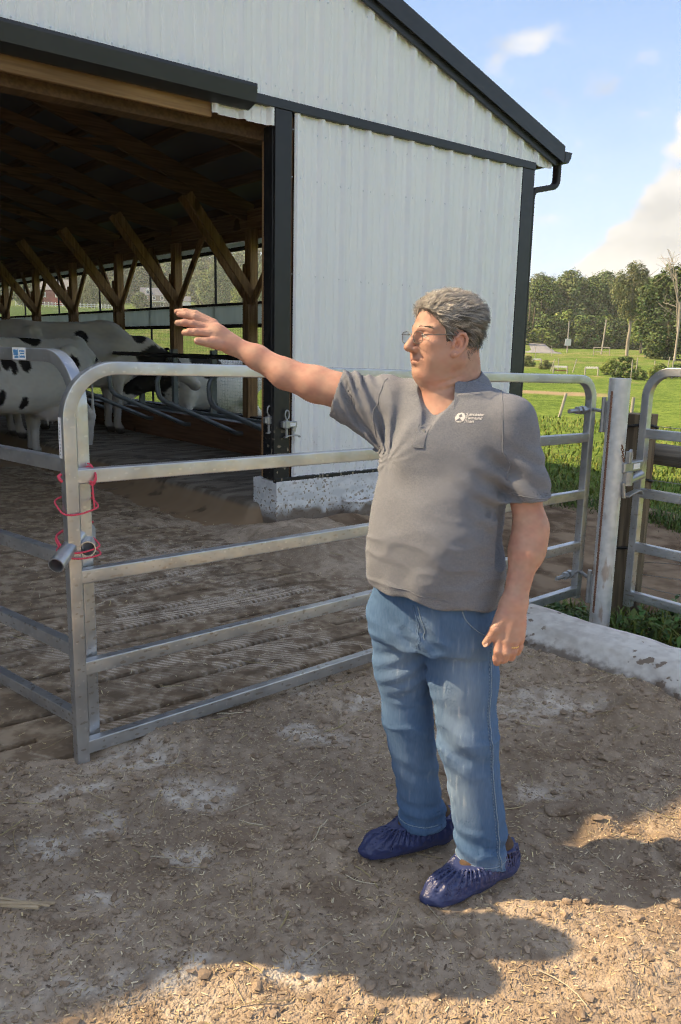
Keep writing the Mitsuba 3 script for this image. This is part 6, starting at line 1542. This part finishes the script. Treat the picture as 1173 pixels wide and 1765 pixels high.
def building(name, label, az, r, w, d, hw, hr, wall, roof, yaw=0.0, chimney=False):
    t = thing(name, label, 'house' if 'house' in name else 'barn'); b = at(az, r, -.4); c, s = math.cos(yaw), math.sin(yaw); M = np.eye(4); M[:2, :2] = [[c, -s], [s, c]]; M[:3, 3] = b
    pl = lambda m: m.apply_transform(M)
    add('walls', pl(rect(-w / 2, w / 2, 0, d, 0, hw, 0)), wall, t)
    ro = trimesh.convex.convex_hull(np.array([[x, y, z] for x in (-w / 2 - .4, w / 2 + .4) for y, z in ((-.5, hw - .1), (d + .5, hw - .1), (d / 2, hw + hr))])); rk = add('roof', pl(ro), roof, t)
    return t, pl, rk


mat('m_stone', lambda p, n, uv: mix((.16, .13, .11), (.34, .30, .26), noise(p.x * 1.5, p.y * 1.5, p.z * 2.2)), .9, .1); mat('m_slate', (.13, .14, .17), .7, .3); mat('m_redbarn', (.20, .03, .03), .7, .3); mat('m_pane', (.06, .07, .09), .2, .5)
t, pl, rk = building('farm_house', 'stone farmhouse with a grey roof and white dormer seen through the barn side', -12.85, 372, 11.5, 8, 5.6, 3.4, 'm_stone', 'm_slate', .12)
for x in (-3.4, 0, 3.4):
    for z in (1.0, 3.6):
        w_ = add('window', pl(cat([rect(x - .65, x + .65, -.12, -.02, z, z + 1.7, 0)])), 'm_white', t); scene[f'{w_}__pane'] = mikit.ply(pl(rect(x - .42, x + .42, -.16, -.125, z + .2, z + 1.5, 0)), 'm_pane')
add('porch', pl(rect(-5, 5, -2.2, -.3, 2.7, 2.95, 0)), 'm_white', t)
for x in (-2.6,):
    dk = add('dormer', pl(cat([rect(x - .9, x + .9, .6, 3, 6.2, 7.8, 0), trimesh.convex.convex_hull(np.array([[x + e, y, z] for y in (.5, 3.2) for e, z in ((-1.1, 7.8), (1.1, 7.8), (0, 8.8))]))])), 'm_white', t); scene[f'{dk}__pane'] = mikit.ply(pl(rect(x - .5, x + .5, .54, .59, 6.5, 7.6, 0)), 'm_pane')
add('chimney', pl(rect(2.4, 3.4, 3.6, 4.6, 7.6, 10.2, 0)), 'm_stone', t)
t, pl, rk = building('stone_outhouse', 'small white-gabled outbuilding right of the farmhouse', -10.9, 372, 5, 6, 3.2, 2.2, 'm_white', 'm_slate', .1)
t, pl, rk = building('red_barn', 'dark red barn with white windows on the distant hillside', -19.15, 350, 14, 9, 6.5, 4.2, 'm_redbarn', 'm_slate', -.2)
for x in (-4.5, 1.5): w_ = add('window', pl(rect(x - .9, x + .9, -.12, -.02, 3.6, 5.6, 0)), 'm_white', t); scene[f'{w_}__pane'] = mikit.ply(pl(rect(x - .6, x + .6, -.17, -.125, 3.9, 5.3, 0)), 'm_pane')
t, pl, rk = building('white_house', 'white house left of the red barn on the hillside', -20.6, 352, 7, 7, 4.6, 2.4, 'm_white', 'm_slate', .15)
k = thing('paddock_fence', 'white paddock fence below the distant red barn', 'fence')
for i, a in enumerate(np.arange(-21.5, -15.4, .22)):
    p, q = at(a, 318), at(a + .22, 318); add('post', tube(np.array([p - [0, 0, .3], p + [0, 0, 1.7]]), .10, 5), 'm_white', k)
    for z in (.6, 1.3): add('rail', beam(p + [0, 0, z], q + [0, 0, z], .06, .22, 0), 'm_white', k)
# ---------------------------------------------------------------- the visitor beside the camera, whose shadow falls into the picture
def visitor(x, y, face, label):
    f_ = unit(np.append(face, 0)); r_ = np.array([f_[1], -f_[0], 0]); Q = lambda a, b, z: np.array([x, y, 0]) + f_ * a + r_ * b + np.array([0, 0, z])
    t = thing('person', label, 'person')
    def legs(P):
        d = sd_ell(P, Q(0, 0, .92), [.17, .17, .14])
        for s in (-1, 1): d = smin(d, smin(sd_cap(P, Q(0, s * .09, .86), Q(.02, s * .10, .48), .095, .070), sd_cap(P, Q(.02, s * .10, .48), Q(-.01, s * .11, .07), .070, .055), .03), .04)
        return np.maximum(d + .012 * vnoise(P, .09, 501, 2), .05 - P[:, 2])
    def top(P):
        d = smin(sd_ell(P, Q(0, 0, 1.18), [.155, .155, .30]), sd_cap(P, Q(-.01, -.16, 1.42), Q(-.01, .16, 1.42), .075), .09); d = smin(d, sd_cap(P, Q(0, 0, .95), Q(0, 0, 1.2), .165), .06)
        for s, e in ((1, Q(.05, .25, 1.16)), (-1, Q(.10, -.26, 1.20))): d = smin(d, sd_cap(P, Q(0, s * .19, 1.41), e, .070, .058), .04)
        return np.maximum(d + .010 * vnoise(P, .10, 502, 2), .88 - P[:, 2])
    def skin(P):
        d = smin(sd_ell(P, Q(.015, 0, 1.63), [.095, .078, .118]), sd_cap(P, Q(-.01, 0, 1.40), Q(0, 0, 1.56), .062), .03); d = smin(d, sd_cap(P, Q(.10, 0, 1.64), Q(.118, 0, 1.61), .010, .014), .012)
        for s in (-1, 1): d = smin(d, sd_ell(P, Q(-.005, s * .078, 1.63), [.02, .012, .032]), .008)
        for s, e, w in ((1, Q(.05, .25, 1.16), Q(.24, .16, 1.24)), (-1, Q(.10, -.26, 1.20), Q(.28, -.12, 1.30))):
            d = smin(d, smin(sd_cap(P, Q(0, s * .19, 1.40), e, .050, .044), sd_cap(P, e, w, .043, .029), .02), .02); d = smin(d, sd_ell(P, w + f_ * .03 - r_ * s * .02, [.045, .042, .028]), .02)
            for k in range(4):
                a = w + f_ * .055 - r_ * s * (.015 + .004 * k) + np.array([0, 0, .028 - .019 * k]); d = smin(d, sd_cap(P, a, a + f_ * .028 - r_ * s * .045, .010, .008), .006)
            d = smin(d, sd_cap(P, w + np.array([0, 0, .02]), w + f_ * .05 + np.array([0, 0, .055]), .013, .010), .01)
        return d
    lo, hi = np.array([x - .48, y - .48, 0]), np.array([x + .48, y + .48, 1.8])
    m = snet(skin, lo + [0, 0, 1.05], hi, .010); add('body', m, 'm_skin', t, smooth=True, color=np.tile([.48, .29, .2], (len(m.vertices), 1)))
    add('shirt', snet(top, lo + [0, 0, .8], hi, .013), 'm_shirt', t, smooth=True); add('jeans', snet(legs, lo, hi - [0, 0, .7], .014), 'm_denim', t, smooth=True)
    h = snet(lambda P: np.maximum(np.maximum(sd_ell(P, Q(0, 0, 1.645), [.110, .090, .122]) + .010 * vnoise(P, .03, 503, 2), -sd_ell(P, Q(.07, 0, 1.58), [.09, .074, .10])), 1.56 - P[:, 2]), lo + [.3, .3, 1.5], hi, .007); add('hair', h, 'm_hair', t, smooth=True, color=np.tile([.12, .08, .05], (len(h.vertices), 1)))
    for s in (-1, 1): add('shoe', snet(lambda P: np.maximum(smin(sd_cap(P, Q(-.06, s * .11, .045), Q(.14, s * .125, .035), .048, .042), sd_cap(P, Q(-.03, s * .11, .05), Q(-.02, s * .11, .10), .045), .03), .002 - P[:, 2]), lo, hi - [0, 0, 1.5], .010), 'm_cover', t, smooth=True)
    ph_ = trimesh.creation.box((.012, .155, .078)); M = np.eye(4); M[:3, 0], M[:3, 1], M[:3, 3] = f_, r_, Q(.335, .02, 1.29); ph_.apply_transform(M); add('phone', ph_, 'm_black', smooth=False, label='black phone held up by the visitor left of the camera', category='phone')


visitor(-1.27, 2.07, (.85, .5), 'second visitor in grey shirt and jeans, watching just out of frame at the left')
